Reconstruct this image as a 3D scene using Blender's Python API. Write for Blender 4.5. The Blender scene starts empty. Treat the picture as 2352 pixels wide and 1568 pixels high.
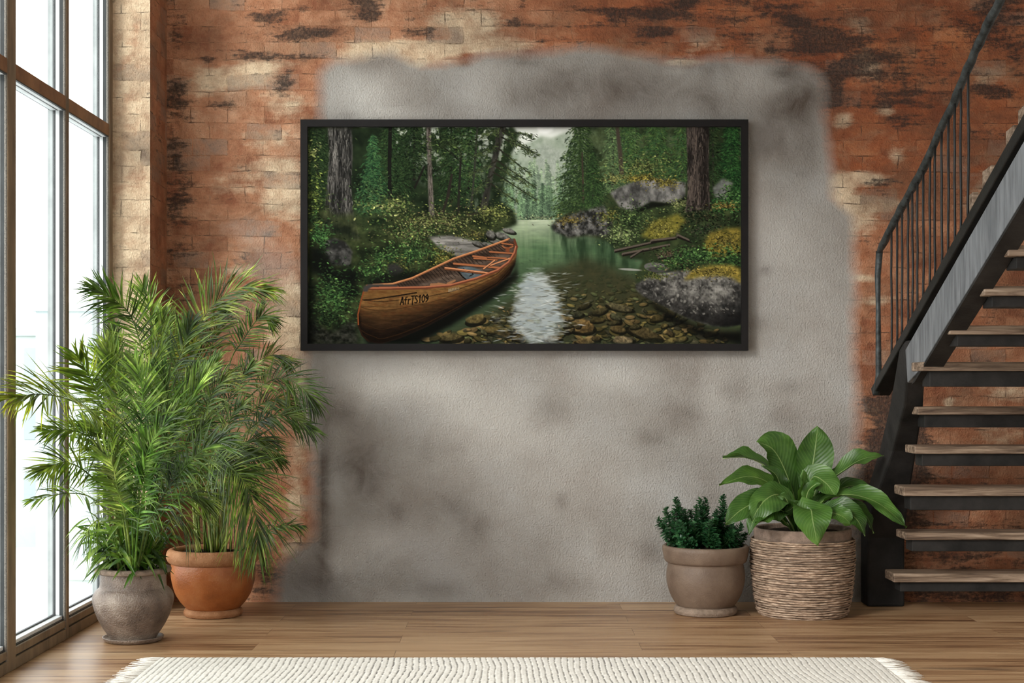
import bpy, math, random
import numpy as np
from mathutils import Vector, Matrix

scene = bpy.context.scene
col = scene.collection
F, CU, CV, EYE = 3400.0, 1170.0, 879.0, 1.3
DW = EYE * F / 503.0            # distance of the back wall


def P(u, v, d):
    """A world point from its bearing in the photograph and its distance."""
    return Vector(((u - CU) * d / F, d, EYE - (v - CV) * d / F))


def lin(c):
    c = np.asarray(c, dtype=float)
    return np.where(c <= 0.04045, c / 12.92, ((c + 0.055) / 1.055) ** 2.4)


def S(r, g, b):
    l = lin([r / 255., g / 255., b / 255.])
    return (float(l[0]), float(l[1]), float(l[2]), 1.0)


# ------------------------------------------------------------------ mesh helpers
class MB:
    def __init__(s):
        s.v, s.f, s.uv, s.c = [], [], {}, []

    def add(s, vs, fs):
        o = len(s.v)
        s.v.extend([tuple(p) for p in vs])
        s.f.extend([tuple(i + o for i in f) for f in fs])
        return o

    def box(s, a, b):
        x0, y0, z0 = [min(i, j) for i, j in zip(a, b)]
        x1, y1, z1 = [max(i, j) for i, j in zip(a, b)]
        s.add([(x0, y0, z0), (x1, y0, z0), (x1, y1, z0), (x0, y1, z0), (x0, y0, z1), (x1, y0, z1), (x1, y1, z1), (x0, y1, z1)],
              [(3, 2, 1, 0), (4, 5, 6, 7), (0, 1, 5, 4), (1, 2, 6, 5), (2, 3, 7, 6), (3, 0, 4, 7)])

    def prism_x(s, yz, x0, x1):
        n = len(yz)
        vs = [(x0, y, z) for y, z in yz] + [(x1, y, z) for y, z in yz]
        fs = [tuple(range(n - 1, -1, -1)), tuple(range(n, 2 * n))]
        fs += [(i, (i + 1) % n, (i + 1) % n + n, i + n) for i in range(n)]
        s.add(vs, fs)

    def lathe(s, prof, n=64, c=(0, 0), wob=None):
        rows = []
        for k, (r, z) in enumerate(prof):
            row = []
            for i in range(n):
                a = 2 * math.pi * i / n
                rr = r if wob is None else r + wob(a, z, k)
                row.append((c[0] + rr * math.cos(a), c[1] + rr * math.sin(a), z))
            rows.append(row)
        vs = [p for r in rows for p in r]
        fs = []
        for k in range(len(prof) - 1):
            for i in range(n):
                j = (i + 1) % n
                fs.append((k * n + i, k * n + j, (k + 1) * n + j, (k + 1) * n + i))
        fs.append(tuple(range(n - 1, -1, -1)))
        m = (len(prof) - 1) * n
        fs.append(tuple(range(m, m + n)))
        s.add(vs, fs)

    def tube(s, pts, radii, n=8, cap=True):
        pts = [Vector(p) for p in pts]
        if not hasattr(radii, '__len__'):
            radii = [radii] * len(pts)
        rings = []
        ref = Vector((0.13, 0.31, 0.94)).normalized()
        for i, p in enumerate(pts):
            t = (pts[min(i + 1, len(pts) - 1)] - pts[max(i - 1, 0)]).normalized()
            a = t.cross(ref)
            if a.length < 0.05:
                a = t.cross(Vector((1, 0, 0)))
            a.normalize()
            b = t.cross(a)
            rings.append([p + a * (radii[i] * math.cos(2 * math.pi * k / n)) + b * (radii[i] * math.sin(2 * math.pi * k / n)) for k in range(n)])
        fs = []
        for i in range(len(pts) - 1):
            for k in range(n):
                l = (k + 1) % n
                fs.append((i * n + k, i * n + l, (i + 1) * n + l, (i + 1) * n + k))
        if cap:
            fs.append(tuple(range(n - 1, -1, -1)))
            m = (len(pts) - 1) * n
            fs.append(tuple(range(m, m + n)))
        s.add([p for r in rings for p in r], fs)

    def build(s, name, mat, parent=None, smooth=False, bevel=0.0, origin=None, segs=2):
        me = bpy.data.meshes.new(name)
        v = s.v
        if origin is not None:
            ox, oy, oz = origin
            v = [(a - ox, b - oy, c - oz) for a, b, c in v]
        me.from_pydata(v, [], s.f)
        me.update()
        if s.uv:
            lay = me.uv_layers.new(name='uv')
            idx = np.empty(len(me.loops), dtype=np.int32)
            me.loops.foreach_get('vertex_index', idx)
            arr = np.zeros((len(v), 2), dtype=np.float32)
            for k, q in s.uv.items():
                arr[k] = q
            lay.data.foreach_set('uv', arr[idx].ravel())
        if smooth:
            me.polygons.foreach_set('use_smooth', [True] * len(me.polygons))
        if len(s.c):
            at = me.color_attributes.new('tint', 'FLOAT_COLOR', 'POINT')
            arr = np.ones((len(v), 4), dtype=np.float32)
            arr[:, :3] = np.array(s.c, dtype=np.float32)[:len(v)]
            at.data.foreach_set('color', arr.ravel())
        me.materials.append(mat)
        o = bpy.data.objects.new(name, me)
        col.objects.link(o)
        if parent is not None:
            o.parent = parent
            if origin is None:
                o.location = -parent.location if parent.parent is None else (0, 0, 0)
        if origin is not None:
            o.location = origin
        if bevel:
            m = o.modifiers.new('edge', 'BEVEL')
            m.width, m.segments, m.limit_method, m.angle_limit = bevel, segs, 'ANGLE', 0.7
        return o


def thing(name, label, cat, loc, group=None):
    o = bpy.data.objects.new(name, None)
    o.empty_display_size = 0.1
    col.objects.link(o)
    o.location = loc
    tag(o, label, cat, group)
    return o


def tag(o, label=None, cat=None, group=None, kind=None):
    for k, v in (('label', label), ('category', cat), ('group', group), ('kind', kind)):
        if v:
            o[k] = v
    return o


def sub(o, parent):
    """parent a mesh that was built in world coordinates under a part"""
    o.parent = parent
    o.location = (0, 0, 0)
    return o


# ------------------------------------------------------------------ material helpers
class NT:
    def __init__(s, name):
        s.m = bpy.data.materials.new(name)
        s.m.use_nodes = True
        s.t = s.m.node_tree
        s.t.nodes.clear()
        s.out = s.n('ShaderNodeOutputMaterial')

    def n(s, t, **kw):
        nd = s.t.nodes.new(t)
        for k, v in kw.items():
            setattr(nd, k, v)
        return nd

    def put(s, sock, v):
        if isinstance(v, bpy.types.NodeSocket):
            s.t.links.new(v, sock)
        elif v is not None:
            sock.default_value = v

    def math(s, op, a, b=None, c=None, clamp=False):
        nd = s.n('ShaderNodeMath', operation=op)
        nd.use_clamp = clamp
        s.put(nd.inputs[0], a)
        if b is not None:
            s.put(nd.inputs[1], b)
        if c is not None:
            s.put(nd.inputs[2], c)
        return nd.outputs[0]

    def mix(s, f, a, b, blend='MIX'):
        nd = s.n('ShaderNodeMix', data_type='RGBA', blend_type=blend)
        nd.clamp_factor = True
        s.put(nd.inputs[0], f)
        s.put(nd.inputs[6], a)
        s.put(nd.inputs[7], b)
        return nd.outputs[2]

    def noise(s, vec, scale, detail=4, rough=0.55, dist=0.0):
        nd = s.n('ShaderNodeTexNoise')
        s.put(nd.inputs['Vector'], vec)
        nd.inputs['Scale'].default_value = scale
        nd.inputs['Detail'].default_value = detail
        nd.inputs['Roughness'].default_value = rough
        nd.inputs['Distortion'].default_value = dist
        return nd.outputs[0]

    def ramp(s, f, stops, interp='LINEAR'):
        nd = s.n('ShaderNodeValToRGB')
        nd.color_ramp.interpolation = interp
        e = nd.color_ramp.elements
        while len(e) > 1:
            e.remove(e[-1])
        for i, (p, c) in enumerate(stops):
            if i == 0:
                e[0].position = p
                q = e[0]
            else:
                q = e.new(p)
            q.color = c if hasattr(c, '__len__') else (c, c, c, 1)
        s.put(nd.inputs[0], f)
        return nd.outputs[0]

    def mapping(s, vec, scale=(1, 1, 1), loc=(0, 0, 0), rot=(0, 0, 0)):
        nd = s.n('ShaderNodeMapping')
        s.put(nd.inputs[0], vec)
        nd.inputs['Scale'].default_value = scale
        nd.inputs['Location'].default_value = loc
        nd.inputs['Rotation'].default_value = rot
        return nd.outputs[0]

    def obj(s):
        return s.n('ShaderNodeTexCoord').outputs['Object']

    def uvc(s):
        return s.n('ShaderNodeTexCoord').outputs['UV']

    def attr(s, name):
        return s.n('ShaderNodeAttribute', attribute_name=name)

    def bump(s, h, strength=0.3, dist=0.01, normal=None):
        nd = s.n('ShaderNodeBump')
        nd.inputs['Strength'].default_value = strength
        nd.inputs['Distance'].default_value = dist
        s.put(nd.inputs['Height'], h)
        if normal is not None:
            s.put(nd.inputs['Normal'], normal)
        return nd.outputs[0]

    def bsdf(s, color, rough=0.6, metal=0.0, spec=0.5, normal=None, final=True, **kw):
        b = s.n('ShaderNodeBsdfPrincipled')
        s.put(b.inputs['Base Color'], color)
        s.put(b.inputs['Roughness'], rough)
        s.put(b.inputs['Metallic'], metal)
        s.put(b.inputs['Specular IOR Level'], spec)
        if normal is not None:
            s.put(b.inputs['Normal'], normal)
        for k, v in kw.items():
            s.put(b.inputs[k.replace('_', ' ')], v)
        if final:
            s.t.links.new(b.outputs[0], s.out.inputs[0])
        return b.outputs[0]


def mottled(name, c1, c2, scale, rough=0.7, bump=0.15, bscale=60, spec=0.3, metal=0.0, dist=0.004, c3=None, stretch=(1, 1, 1)):
    t = NT(name)
    v = t.mapping(t.obj(), scale=stretch)
    f = t.noise(v, scale, 5, 0.6)
    stops = [(0.32, c1), (0.68, c2)] if c3 is None else [(0.28, c1), (0.5, c2), (0.72, c3)]
    c = t.ramp(f, stops)
    h = t.noise(v, bscale, 3, 0.6)
    t.bsdf(c, rough, metal, spec, t.bump(h, bump, dist))
    return t.m


# ---- masonry: brick, lime wash, soot with painted-in shade and a plaster field; their layout comes from the mesh attributes
def masonry(name):
    t = NT(name)
    uv = t.uvc()
    sep = t.n('ShaderNodeSeparateColor')
    at = t.attr('wear_shade')
    t.put(sep.inputs[0], at.outputs['Color'])
    plaster, soot_shade, lime = sep.outputs[0], sep.outputs[1], sep.outputs[2]
    sep2 = t.n('ShaderNodeSeparateColor')
    at2 = t.attr('tone')
    t.put(sep2.inputs[0], at2.outputs['Color'])
    dark, red, light = sep2.outputs[0], sep2.outputs[1], sep2.outputs[2]
    # wavering of the courses
    wob = t.n('ShaderNodeTexNoise')
    t.put(wob.inputs['Vector'], uv)
    wob.inputs['Scale'].default_value = 3.2
    wob.inputs['Detail'].default_value = 4
    vm = t.n('ShaderNodeVectorMath', operation='SUBTRACT')
    t.put(vm.inputs[0], wob.outputs['Color'])
    vm.inputs[1].default_value = (0.5, 0.5, 0.5)
    vs = t.n('ShaderNodeVectorMath', operation='SCALE')
    t.put(vs.inputs[0], vm.outputs[0])
    vs.inputs['Scale'].default_value = 0.045
    va = t.n('ShaderNodeVectorMath', operation='ADD')
    t.put(va.inputs[0], uv)
    t.put(va.inputs[1], vs.outputs[0])
    bv = va.outputs[0]
    br = t.n('ShaderNodeTexBrick')
    t.put(br.inputs['Vector'], bv)
    br.offset = 0.5
    br.inputs['Color1'].default_value = (0, 0, 0, 1)
    br.inputs['Color2'].default_value = (1, 1, 1, 1)
    br.inputs['Mortar'].default_value = (0.5, 0.5, 0.5, 1)
    br.inputs['Scale'].default_value = 1.0
    br.inputs['Mortar Size'].default_value = 0.0035
    br.inputs['Mortar Smooth'].default_value = 0.25
    br.inputs['Brick Width'].default_value = 0.215
    br.inputs['Row Height'].default_value = 0.0957
    rnd, mort = br.outputs['Color'], br.outputs['Fac']
    n_big = t.noise(uv, 1.7, 4, 0.6)
    n_mid = t.noise(uv, 9, 5, 0.65)
    n_fine = t.noise(uv, 55, 4, 0.6)
    streak = t.noise(t.mapping(uv, scale=(2.2, 11, 1)), 1.6, 6, 0.68)
    streak2 = t.noise(t.mapping(uv, scale=(3.0, 14, 1), loc=(3.3, 1.7, 0)), 1.5, 6, 0.7)
    key = t.math('ADD', t.math('ADD', t.math('MULTIPLY', rnd, 0.30), 0.12), t.math('ADD', t.math('MULTIPLY', t.math('SUBTRACT', n_mid, 0.5), 1.0), t.math('MULTIPLY', t.math('SUBTRACT', n_big, 0.5), 1.1)))
    brick = t.ramp(key, [(0.0, S(150, 98, 72)), (0.22, S(184, 132, 100)), (0.4, S(202, 156, 124)), (0.58, S(212, 172, 142)), (0.85, S(180, 150, 128))])
    brick = t.mix(t.math('MULTIPLY', red, t.math('ADD', 0.55, t.math('MULTIPLY', n_big, 0.6))), brick,
                  t.ramp(key, [(0.0, S(118, 60, 34)), (0.3, S(158, 86, 48)), (0.6, S(180, 114, 72))]))
    # lime wash
    lf = t.math('ADD', t.math('MULTIPLY', lime, 1.5), t.math('SUBTRACT', t.math('ADD', t.math('MULTIPLY', streak2, 0.9), t.math('MULTIPLY', n_mid, 0.5)), 1.12))
    lf = t.math('MULTIPLY', lf, 2.3, clamp=True)
    brick = t.mix(t.math('MULTIPLY', lf, 0.85), brick, t.ramp(n_mid, [(0.3, S(196, 166, 136)), (0.6, S(236, 216, 184))]))
    # grey faces of single bricks
    gk = t.math('GREATER_THAN', rnd, 0.86)
    gk = t.math('MULTIPLY', gk, t.math('SUBTRACT', t.math('MULTIPLY', n_mid, 2.6), 0.75, clamp=True), clamp=True)
    brick = t.mix(t.math('MULTIPLY', gk, 0.75), brick, S(120, 104, 96))
    # brown grime in drifts
    gr = t.noise(t.mapping(uv, scale=(1, 1.7, 1), loc=(7, 3, 0)), 2.6, 8, 0.7, 0.6)
    gf = t.math('MULTIPLY', t.math('SUBTRACT', gr, t.math('SUBTRACT', 0.46, t.math('MULTIPLY', red, 0.09))), 3.4, clamp=True)
    brick = t.mix(t.math('MULTIPLY', gf, 0.68), brick, S(104, 78, 60))
    pores = t.noise(t.mapping(uv, scale=(1.5, 1, 1)), 95, 4, 0.7)
    brick = t.mix(t.math('MULTIPLY', t.math('SUBTRACT', pores, 0.5), 2.6, clamp=True), brick, t.mix(0.5, brick, S(52, 38, 30)))
    dust = t.noise(t.mapping(uv, scale=(1, 1.4, 1), loc=(1, 9, 0)), 3.4, 8, 0.72, 0.4)
    brick = t.mix(t.math('MULTIPLY', t.math('MULTIPLY', t.math('SUBTRACT', dust, 0.52), 4.0, clamp=True), 0.45), brick, S(186, 156, 126))
    # soot, and the painted shade of pier and stair
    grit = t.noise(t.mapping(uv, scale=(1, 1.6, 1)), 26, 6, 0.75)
    sf = t.math('ADD', t.math('MULTIPLY', soot_shade, 0.55), t.math('SUBTRACT', t.math('ADD', t.math('MULTIPLY', streak, 1.5), t.math('ADD', t.math('MULTIPLY', n_mid, 0.7), t.math('MULTIPLY', grit, 1.1))), 1.93))
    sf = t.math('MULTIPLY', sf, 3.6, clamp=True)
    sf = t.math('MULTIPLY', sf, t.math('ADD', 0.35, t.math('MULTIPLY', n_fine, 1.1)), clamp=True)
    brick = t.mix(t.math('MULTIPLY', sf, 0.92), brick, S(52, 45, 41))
    mf = t.math('MULTIPLY', mort, t.math('MULTIPLY', t.math('SUBTRACT', n_mid, 0.47), 6.0, clamp=True), clamp=True)
    brick = t.mix(t.math('MULTIPLY', mf, 0.8), brick, S(78, 56, 44))
    # plaster
    pn = t.noise(uv, 2.2, 5, 0.55)
    pl = t.ramp(pn, [(0.3, S(144, 137, 130)), (0.5, S(160, 156, 150)), (0.7, S(170, 168, 164))])
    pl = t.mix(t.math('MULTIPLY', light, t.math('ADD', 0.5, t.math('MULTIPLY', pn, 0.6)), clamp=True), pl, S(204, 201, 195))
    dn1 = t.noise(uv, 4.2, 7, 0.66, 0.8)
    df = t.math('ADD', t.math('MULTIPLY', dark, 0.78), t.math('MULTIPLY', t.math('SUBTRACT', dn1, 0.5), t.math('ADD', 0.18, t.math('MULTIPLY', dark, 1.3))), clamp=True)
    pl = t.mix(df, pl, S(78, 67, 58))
    pf = t.math('ADD', plaster, t.math('MULTIPLY', t.math('SUBTRACT', t.math('ADD', t.math('MULTIPLY', n_big, 0.5), t.math('MULTIPLY', n_mid, 0.5)), 0.5), 0.7))
    pf = t.math('MULTIPLY', t.math('SUBTRACT', pf, 0.18), 1.7, clamp=True)
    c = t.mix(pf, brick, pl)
    spk = t.math('MULTIPLY', t.math('SUBTRACT', t.noise(uv, 170, 2, 0.6), 0.60), 3.0, clamp=True)
    c = t.mix(t.math('MULTIPLY', spk, 0.35), c, S(70, 60, 52))
    # relief: a leathery skin everywhere, joints and brick faces where there is no plaster
    vor = t.n('ShaderNodeTexVoronoi', feature='SMOOTH_F1')
    t.put(vor.inputs['Vector'], t.mapping(bv, scale=(1.25, 1, 1)))
    vor.inputs['Scale'].default_value = 85
    skin = t.math('ADD', t.math('MULTIPLY', vor.outputs['Distance'], 0.9), t.math('MULTIPLY', t.noise(uv, 120, 4, 0.65), 1.0))
    h = t.math('MULTIPLY', skin, 0.0042)
    face = t.math('SUBTRACT', t.math('MULTIPLY', rnd, 0.006), t.math('MULTIPLY', mf, 0.012))
    face = t.math('ADD', face, t.math('MULTIPLY', n_mid, 0.018))
    h = t.math('ADD', h, t.math('MULTIPLY', face, t.math('SUBTRACT', 1.0, t.math('MULTIPLY', pf, 0.9))))
    t.bsdf(c, 0.82, 0, 0.25, t.bump(h, 0.85, 1.25))
    return t.m


def wood_floor():
    t = NT('oak boards')
    o = t.obj()
    # each board 0.215 wide runs along x
    sx = t.n('ShaderNodeSeparateXYZ')
    t.put(sx.inputs[0], o)
    br = t.n('ShaderNodeTexBrick')
    t.put(br.inputs['Vector'], t.mapping(o, loc=(0.55, 0.115, 0)))
    br.offset, br.offset_frequency = 0.37, 2
    br.inputs['Color1'].default_value = (0, 0, 0, 1)
    br.inputs['Color2'].default_value = (1, 1, 1, 1)
    br.inputs['Mortar'].default_value = (0.5, 0.5, 0.5, 1)
    br.inputs['Scale'].default_value = 1
    br.inputs['Mortar Size'].default_value = 0.0013
    br.inputs['Mortar Smooth'].default_value = 0.1
    br.inputs['Brick Width'].default_value = 1.9
    br.inputs['Row Height'].default_value = 0.215
    rnd = br.outputs['Color']
    cm = t.n('ShaderNodeCombineXYZ')
    t.put(cm.inputs[2], t.math('MULTIPLY', rnd, 7.0))
    va = t.n('ShaderNodeVectorMath', operation='ADD')
    t.put(va.inputs[0], o)
    t.put(va.inputs[1], cm.outputs[0])
    g = t.noise(t.mapping(va.outputs[0], scale=(0.55, 9, 1)), 2.3, 8, 0.62, 0.5)
    g2 = t.noise(t.mapping(va.outputs[0], scale=(1.2, 40, 1)), 2.0, 4, 0.6)
    c = t.ramp(t.math('ADD', t.math('MULTIPLY', g, 0.75), t.math('ADD', t.math('MULTIPLY', rnd, 0.16), t.math('MULTIPLY', g2, 0.14))),
               [(0.36, S(100, 70, 48)), (0.46, S(146, 110, 78)), (0.55, S(174, 140, 104)), (0.68, S(192, 160, 124))])
    kn = t.noise(t.mapping(va.outputs[0], scale=(0.8, 5, 1), loc=(4, 2, 0)), 1.7, 3, 0.5)
    kf = t.math('MULTIPLY', t.math('SUBTRACT', kn, 0.665), 9, clamp=True)
    c = t.mix(t.math('MULTIPLY', kf, 0.7), c, S(58, 46, 40))
    c = t.mix(t.math('MULTIPLY', br.outputs['Fac'], 0.55), c, S(70, 48, 34))
    h = t.math('SUBTRACT', t.math('MULTIPLY', g2, 0.0006), t.math('MULTIPLY', br.outputs['Fac'], 0.0015))
    t.bsdf(c, t.math('ADD', 0.27, t.math('MULTIPLY', g, 0.2)), 0, 0.45, t.bump(h, 0.6, 1.0))
    return t.m


def wood_tread():
    t = NT('weathered oak tread')
    o = t.obj()
    g = t.noise(t.mapping(o, scale=(1.3, 14, 22)), 2.2, 8, 0.65, 0.6)
    b = t.noise(o, 1.3, 2, 0.5)
    c = t.ramp(t.math('ADD', t.math('MULTIPLY', g, 0.8), t.math('MULTIPLY', b, 0.2)),
               [(0.36, S(62, 48, 38)), (0.47, S(112, 94, 78)), (0.58, S(150, 131, 112)), (0.7, S(176, 159, 140))])
    t.bsdf(c, 0.6, 0, 0.3, t.bump(g, 0.4, 0.004))
    return t.m


def leaf_mat(name, dark, mid, light, rough=0.4, trans=0.35, ribs=True, scale=18):
    t = NT(name)
    at = t.attr('tint')
    n = t.noise(t.obj(), scale, 3, 0.5)
    c = t.ramp(n, [(0.3, dark), (0.52, mid), (0.75, light)])
    c = t.mix(1.0, c, at.outputs['Color'], 'MULTIPLY')
    nrm = None
    if ribs:
        sp = t.n('ShaderNodeSeparateXYZ')
        t.put(sp.inputs[0], t.uvc())
        av = t.math('ABSOLUTE', sp.outputs[1])
        rib = t.math('SUBTRACT', 1.0, t.math('MULTIPLY', av, 22.0), clamp=True)
        c = t.mix(t.math('MULTIPLY', rib, 0.65), c, S(178, 200, 130))
        w = t.n('ShaderNodeTexWave', wave_type='BANDS', bands_direction='X')
        wv = t.n('ShaderNodeCombineXYZ')
        t.put(wv.inputs[0], t.math('SUBTRACT', sp.outputs[0], t.math('MULTIPLY', av, 0.22)))
        t.put(w.inputs['Vector'], wv.outputs[0])
        w.inputs['Scale'].default_value = 6.5
        w.inputs['Distortion'].default_value = 0.6
        vein = t.math('POWER', w.outputs['Fac'], 6.0)
        c = t.mix(t.math('MULTIPLY', vein, 0.12), c, S(150, 180, 100))
        nrm = t.bump(t.math('ADD', t.math('MULTIPLY', w.outputs['Fac'], 0.5), rib), 0.35, 0.004)
    b = t.bsdf(c, rough, 0, 0.5, nrm, final=False)
    tr = t.n('ShaderNodeBsdfTranslucent')
    t.put(tr.inputs[0], t.mix(1.0, c, (1.15, 1.2, 0.6, 1), 'MULTIPLY'))
    ms = t.n('ShaderNodeMixShader')
    ms.inputs[0].default_value = trans
    t.t.links.new(b, ms.inputs[1])
    t.t.links.new(tr.outputs[0], ms.inputs[2])
    t.t.links.new(ms.outputs[0], t.out.inputs[0])
    return t.m


def glass_mat():
    t = NT('window glass')
    tr = t.n('ShaderNodeBsdfTransparent')
    tr.inputs[0].default_value = (0.97, 0.985, 0.98, 1)
    gl = t.n('ShaderNodeBsdfGlossy')
    gl.inputs['Roughness'].default_value = 0.03
    lw = t.n('ShaderNodeLayerWeight')
    lw.inputs['Blend'].default_value = 0.5
    refl = t.math('ADD', 0.02, t.math('MULTIPLY', t.math('POWER', lw.outputs['Facing'], 5.0), 0.5))
    ms = t.n('ShaderNodeMixShader')
    t.t.links.new(refl, ms.inputs[0])
    t.t.links.new(tr.outputs[0], ms.inputs[1])
    t.t.links.new(gl.outputs[0], ms.inputs[2])
    t.t.links.new(ms.outputs[0], t.out.inputs[0])
    return t.m


def rug_mat():
    t = NT('cream wool')
    o = t.obj()
    n = t.noise(t.mapping(o, scale=(30, 90, 1)), 2.0, 3, 0.6)
    c = t.ramp(n, [(0.3, S(222, 217, 206)), (0.6, S(244, 241, 233))])
    at = t.attr('tint')
    c = t.mix(1.0, c, at.outputs['Color'], 'MULTIPLY')
    t.bsdf(c, 0.95, 0, 0.1, t.bump(n, 0.5, 0.006))
    return t.m


def wicker_mat():
    t = NT('dry wicker')
    n = t.noise(t.mapping(t.obj(), scale=(1, 1, 5)), 26, 4, 0.6)
    c = t.ramp(n, [(0.3, S(98, 79, 64)), (0.5, S(158, 134, 113)), (0.7, S(196, 174, 152))])
    c = t.mix(1.0, c, t.attr('tint').outputs['Color'], 'MULTIPLY')
    t.bsdf(c, 0.7, 0, 0.3, t.bump(t.noise(t.obj(), 140, 3, 0.6), 0.5, 0.004))
    return t.m


def print_mat():
    t = NT('canvas print')
    at = t.attr('ink')
    t.bsdf(at.outputs['Color'], 0.7, 0, 0.06)
    return t.m


M = dict(
    masonry=masonry('weathered masonry'), floor=wood_floor(), tread=wood_tread(),
    black=mottled('blackened steel', S(16, 16, 15), S(38, 37, 35), 9, 0.5, 0.3, 90, 0.45, 0.3),
    steel=mottled('brushed grey steel', S(84, 87, 90), S(126, 129, 132), 5, 0.55, 0.25, 30, 0.5, 0.1, stretch=(6, 6, 0.8)),
    plate=mottled('sooty steel plate', S(13, 13, 12), S(44, 42, 40), 6, 0.7, 0.4, 50, 0.3, 0.1),
    railing=mottled('forged iron', S(30, 32, 32), S(78, 84, 84), 22, 0.5, 0.5, 70, 0.5, 0.4, dist=0.006),
    postwood=mottled('greyed timber', S(92, 78, 62), S(142, 122, 98), 9, 0.55, 0.4, 60, 0.4, stretch=(1, 1, .3)),
    brown=mottled('stained timber', S(104, 70, 46), S(144, 104, 72), 7, 0.55, 0.3, 45, 0.4, stretch=(1, 1, 1)),
    edge=mottled('worn steel edge', S(84, 80, 74), S(132, 126, 118), 160, 0.45, 0.4, 220, 0.5, 0.4),
    jamb=mottled('grey aluminium', S(150, 156, 156), S(178, 184, 184), 8, 0.5, 0.1, 60, 0.4),
    gasket=mottled('black gasket', S(38, 41, 42), S(58, 62, 63), 6, 0.5, 0.1, 60, 0.4),
    bead=mottled('pale bead', S(205, 210, 212), S(230, 232, 234), 8, 0.45, 0.05, 60, 0.4),
    glass=glass_mat(),
    frame=mottled('black lacquer', S(23, 21, 21), S(27, 25, 25), 12, 0.5, 0.05, 80, 0.15),
    stone=mottled('grey stoneware', S(70, 58, 50), S(118, 102, 90), 6, 0.42, 0.8, 110, 0.6, c3=S(158, 144, 130), dist=0.010),
    terracotta=mottled('glazed terracotta', S(122, 66, 28), S(154, 88, 42), 6, 0.4, 0.25, 90, 0.5, c3=S(168, 108, 62), dist=0.010),
    clay=mottled('dusty clay', S(138, 92, 58), S(174, 128, 92), 14, 0.75, 0.5, 110, 0.25, dist=0.010),
    taupe=mottled('taupe ceramic', S(94, 77, 64), S(122, 104, 88), 6, 0.55, 0.3, 120, 0.4, dist=0.010),
    taupe2=mottled('dusty taupe ceramic', S(112, 96, 82), S(144, 126, 110), 30, 0.7, 0.5, 130, 0.3, dist=0.010),
    cement=mottled('cement collar', S(108, 92, 80), S(146, 126, 112), 20, 0.85, 0.4, 120, 0.2, dist=0.010),
    wicker=wicker_mat(),
    soil=mottled('potting soil', S(28, 22, 18), S(58, 46, 36), 40, 0.95, 0.8, 80, 0.1, dist=0.02),
    palm=leaf_mat('palm leaf', S(46, 70, 28), S(84, 108, 44), S(148, 164, 92), 0.3, 0.3, False, 12),
    palm_stem=mottled('palm cane', S(104, 118, 58), S(150, 156, 88), 12, 0.5, 0.2, 60, 0.4),
    shrub=leaf_mat('boxwood leaf', S(26, 62, 36), S(42, 84, 50), S(76, 116, 74), 0.25, 0.2, False, 30),
    twig=mottled('green twig', S(60, 58, 36), S(88, 90, 52), 30, 0.7, 0.2, 60, 0.2),
    fern=leaf_mat('broad leaf', S(42, 72, 28), S(68, 106, 42), S(98, 138, 62), 0.38, 0.3, True, 7),
    rug=rug_mat(), print=print_mat(),
    plain=mottled('white plaster', S(196, 190, 182), S(210, 205, 198), 3, 0.85, 0.1, 60, 0.2),
    haze=mottled('pale facade', S(178, 188, 190), S(184, 194, 194), 0.3, 0.9, 0, 1, 0.1),
    haze2=mottled('pale render', S(182, 192, 188), S(194, 202, 198), 0.3, 0.9, 0, 1, 0.1),
    pane=mottled('distant pane', S(168, 178, 182), S(172, 182, 186), 0.3, 0.6, 0, 1, 0.2),
    paving=mottled('pale paving', S(196, 200, 200), S(206, 210, 210), 0.3, 0.9, 0, 1, 0.1),
)
REARX = -2.2
# ------------------------------------------------------------------ room shell
XW, XR, ZC, YR = -2.245, 3.27, 4.45, -1.2


def gauss(U, V, lst):
    a = np.zeros_like(U)
    for cx, cy, rx, ry, k in lst:
        a += k * np.exp(-(((U - cx) / rx) ** 2 + ((V - cy) / ry) ** 2))
    return a


def sstep(x, a, b):
    t = np.clip((x - a) / (b - a), 0, 1)
    return t * t * (3 - 2 * t)


def masonry_grid(name, origin, ux, uz, nu, nv, wear_shade, tone, uvs):
    """a plane of masonry: origin + u*ux + v*uz; wear, tone are (nv+1, nu+1, 3) stain and painted-shade maps"""
    vs, uv = [], []
    for j in range(nv + 1):
        for i in range(nu + 1):
            p = Vector(origin) + Vector(ux) * (i / nu) + Vector(uz) * (j / nv)
            vs.append(tuple(p))
            uv.append(uvs(p))
    fs = [(j * (nu + 1) + i, j * (nu + 1) + i + 1, (j + 1) * (nu + 1) + i + 1, (j + 1) * (nu + 1) + i) for j in range(nv) for i in range(nu)]
    return vs, fs, uv, wear_shade.reshape(-1, 3), tone.reshape(-1, 3)


def masonry_obj(name, grids):
    V, Fc, UV, W, T = [], [], [], [], []
    for vs, fs, uv, w, t in grids:
        o = len(V)
        V += vs
        Fc += [tuple(i + o for i in f) for f in fs]
        UV += uv
        W.append(w)
        T.append(t)
    me = bpy.data.meshes.new(name)
    me.from_pydata(V, [], Fc)
    lay = me.uv_layers.new(name='uv')
    idx = np.empty(len(me.loops), dtype=np.int32)
    me.loops.foreach_get('vertex_index', idx)
    lay.data.foreach_set('uv', np.array(UV, dtype=np.float32)[idx].ravel())
    for nm, arr in (('wear_shade', np.vstack(W)), ('tone', np.vstack(T))):
        at = me.color_attributes.new(nm, 'FLOAT_COLOR', 'POINT')
        a = np.ones((len(V), 4), dtype=np.float32)
        a[:, :3] = arr
        at.data.foreach_set('color', a.ravel())
    me.materials.append(M['masonry'])
    o = bpy.data.objects.new(name, me)
    col.objects.link(o)
    return tag(o, kind='structure')


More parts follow.
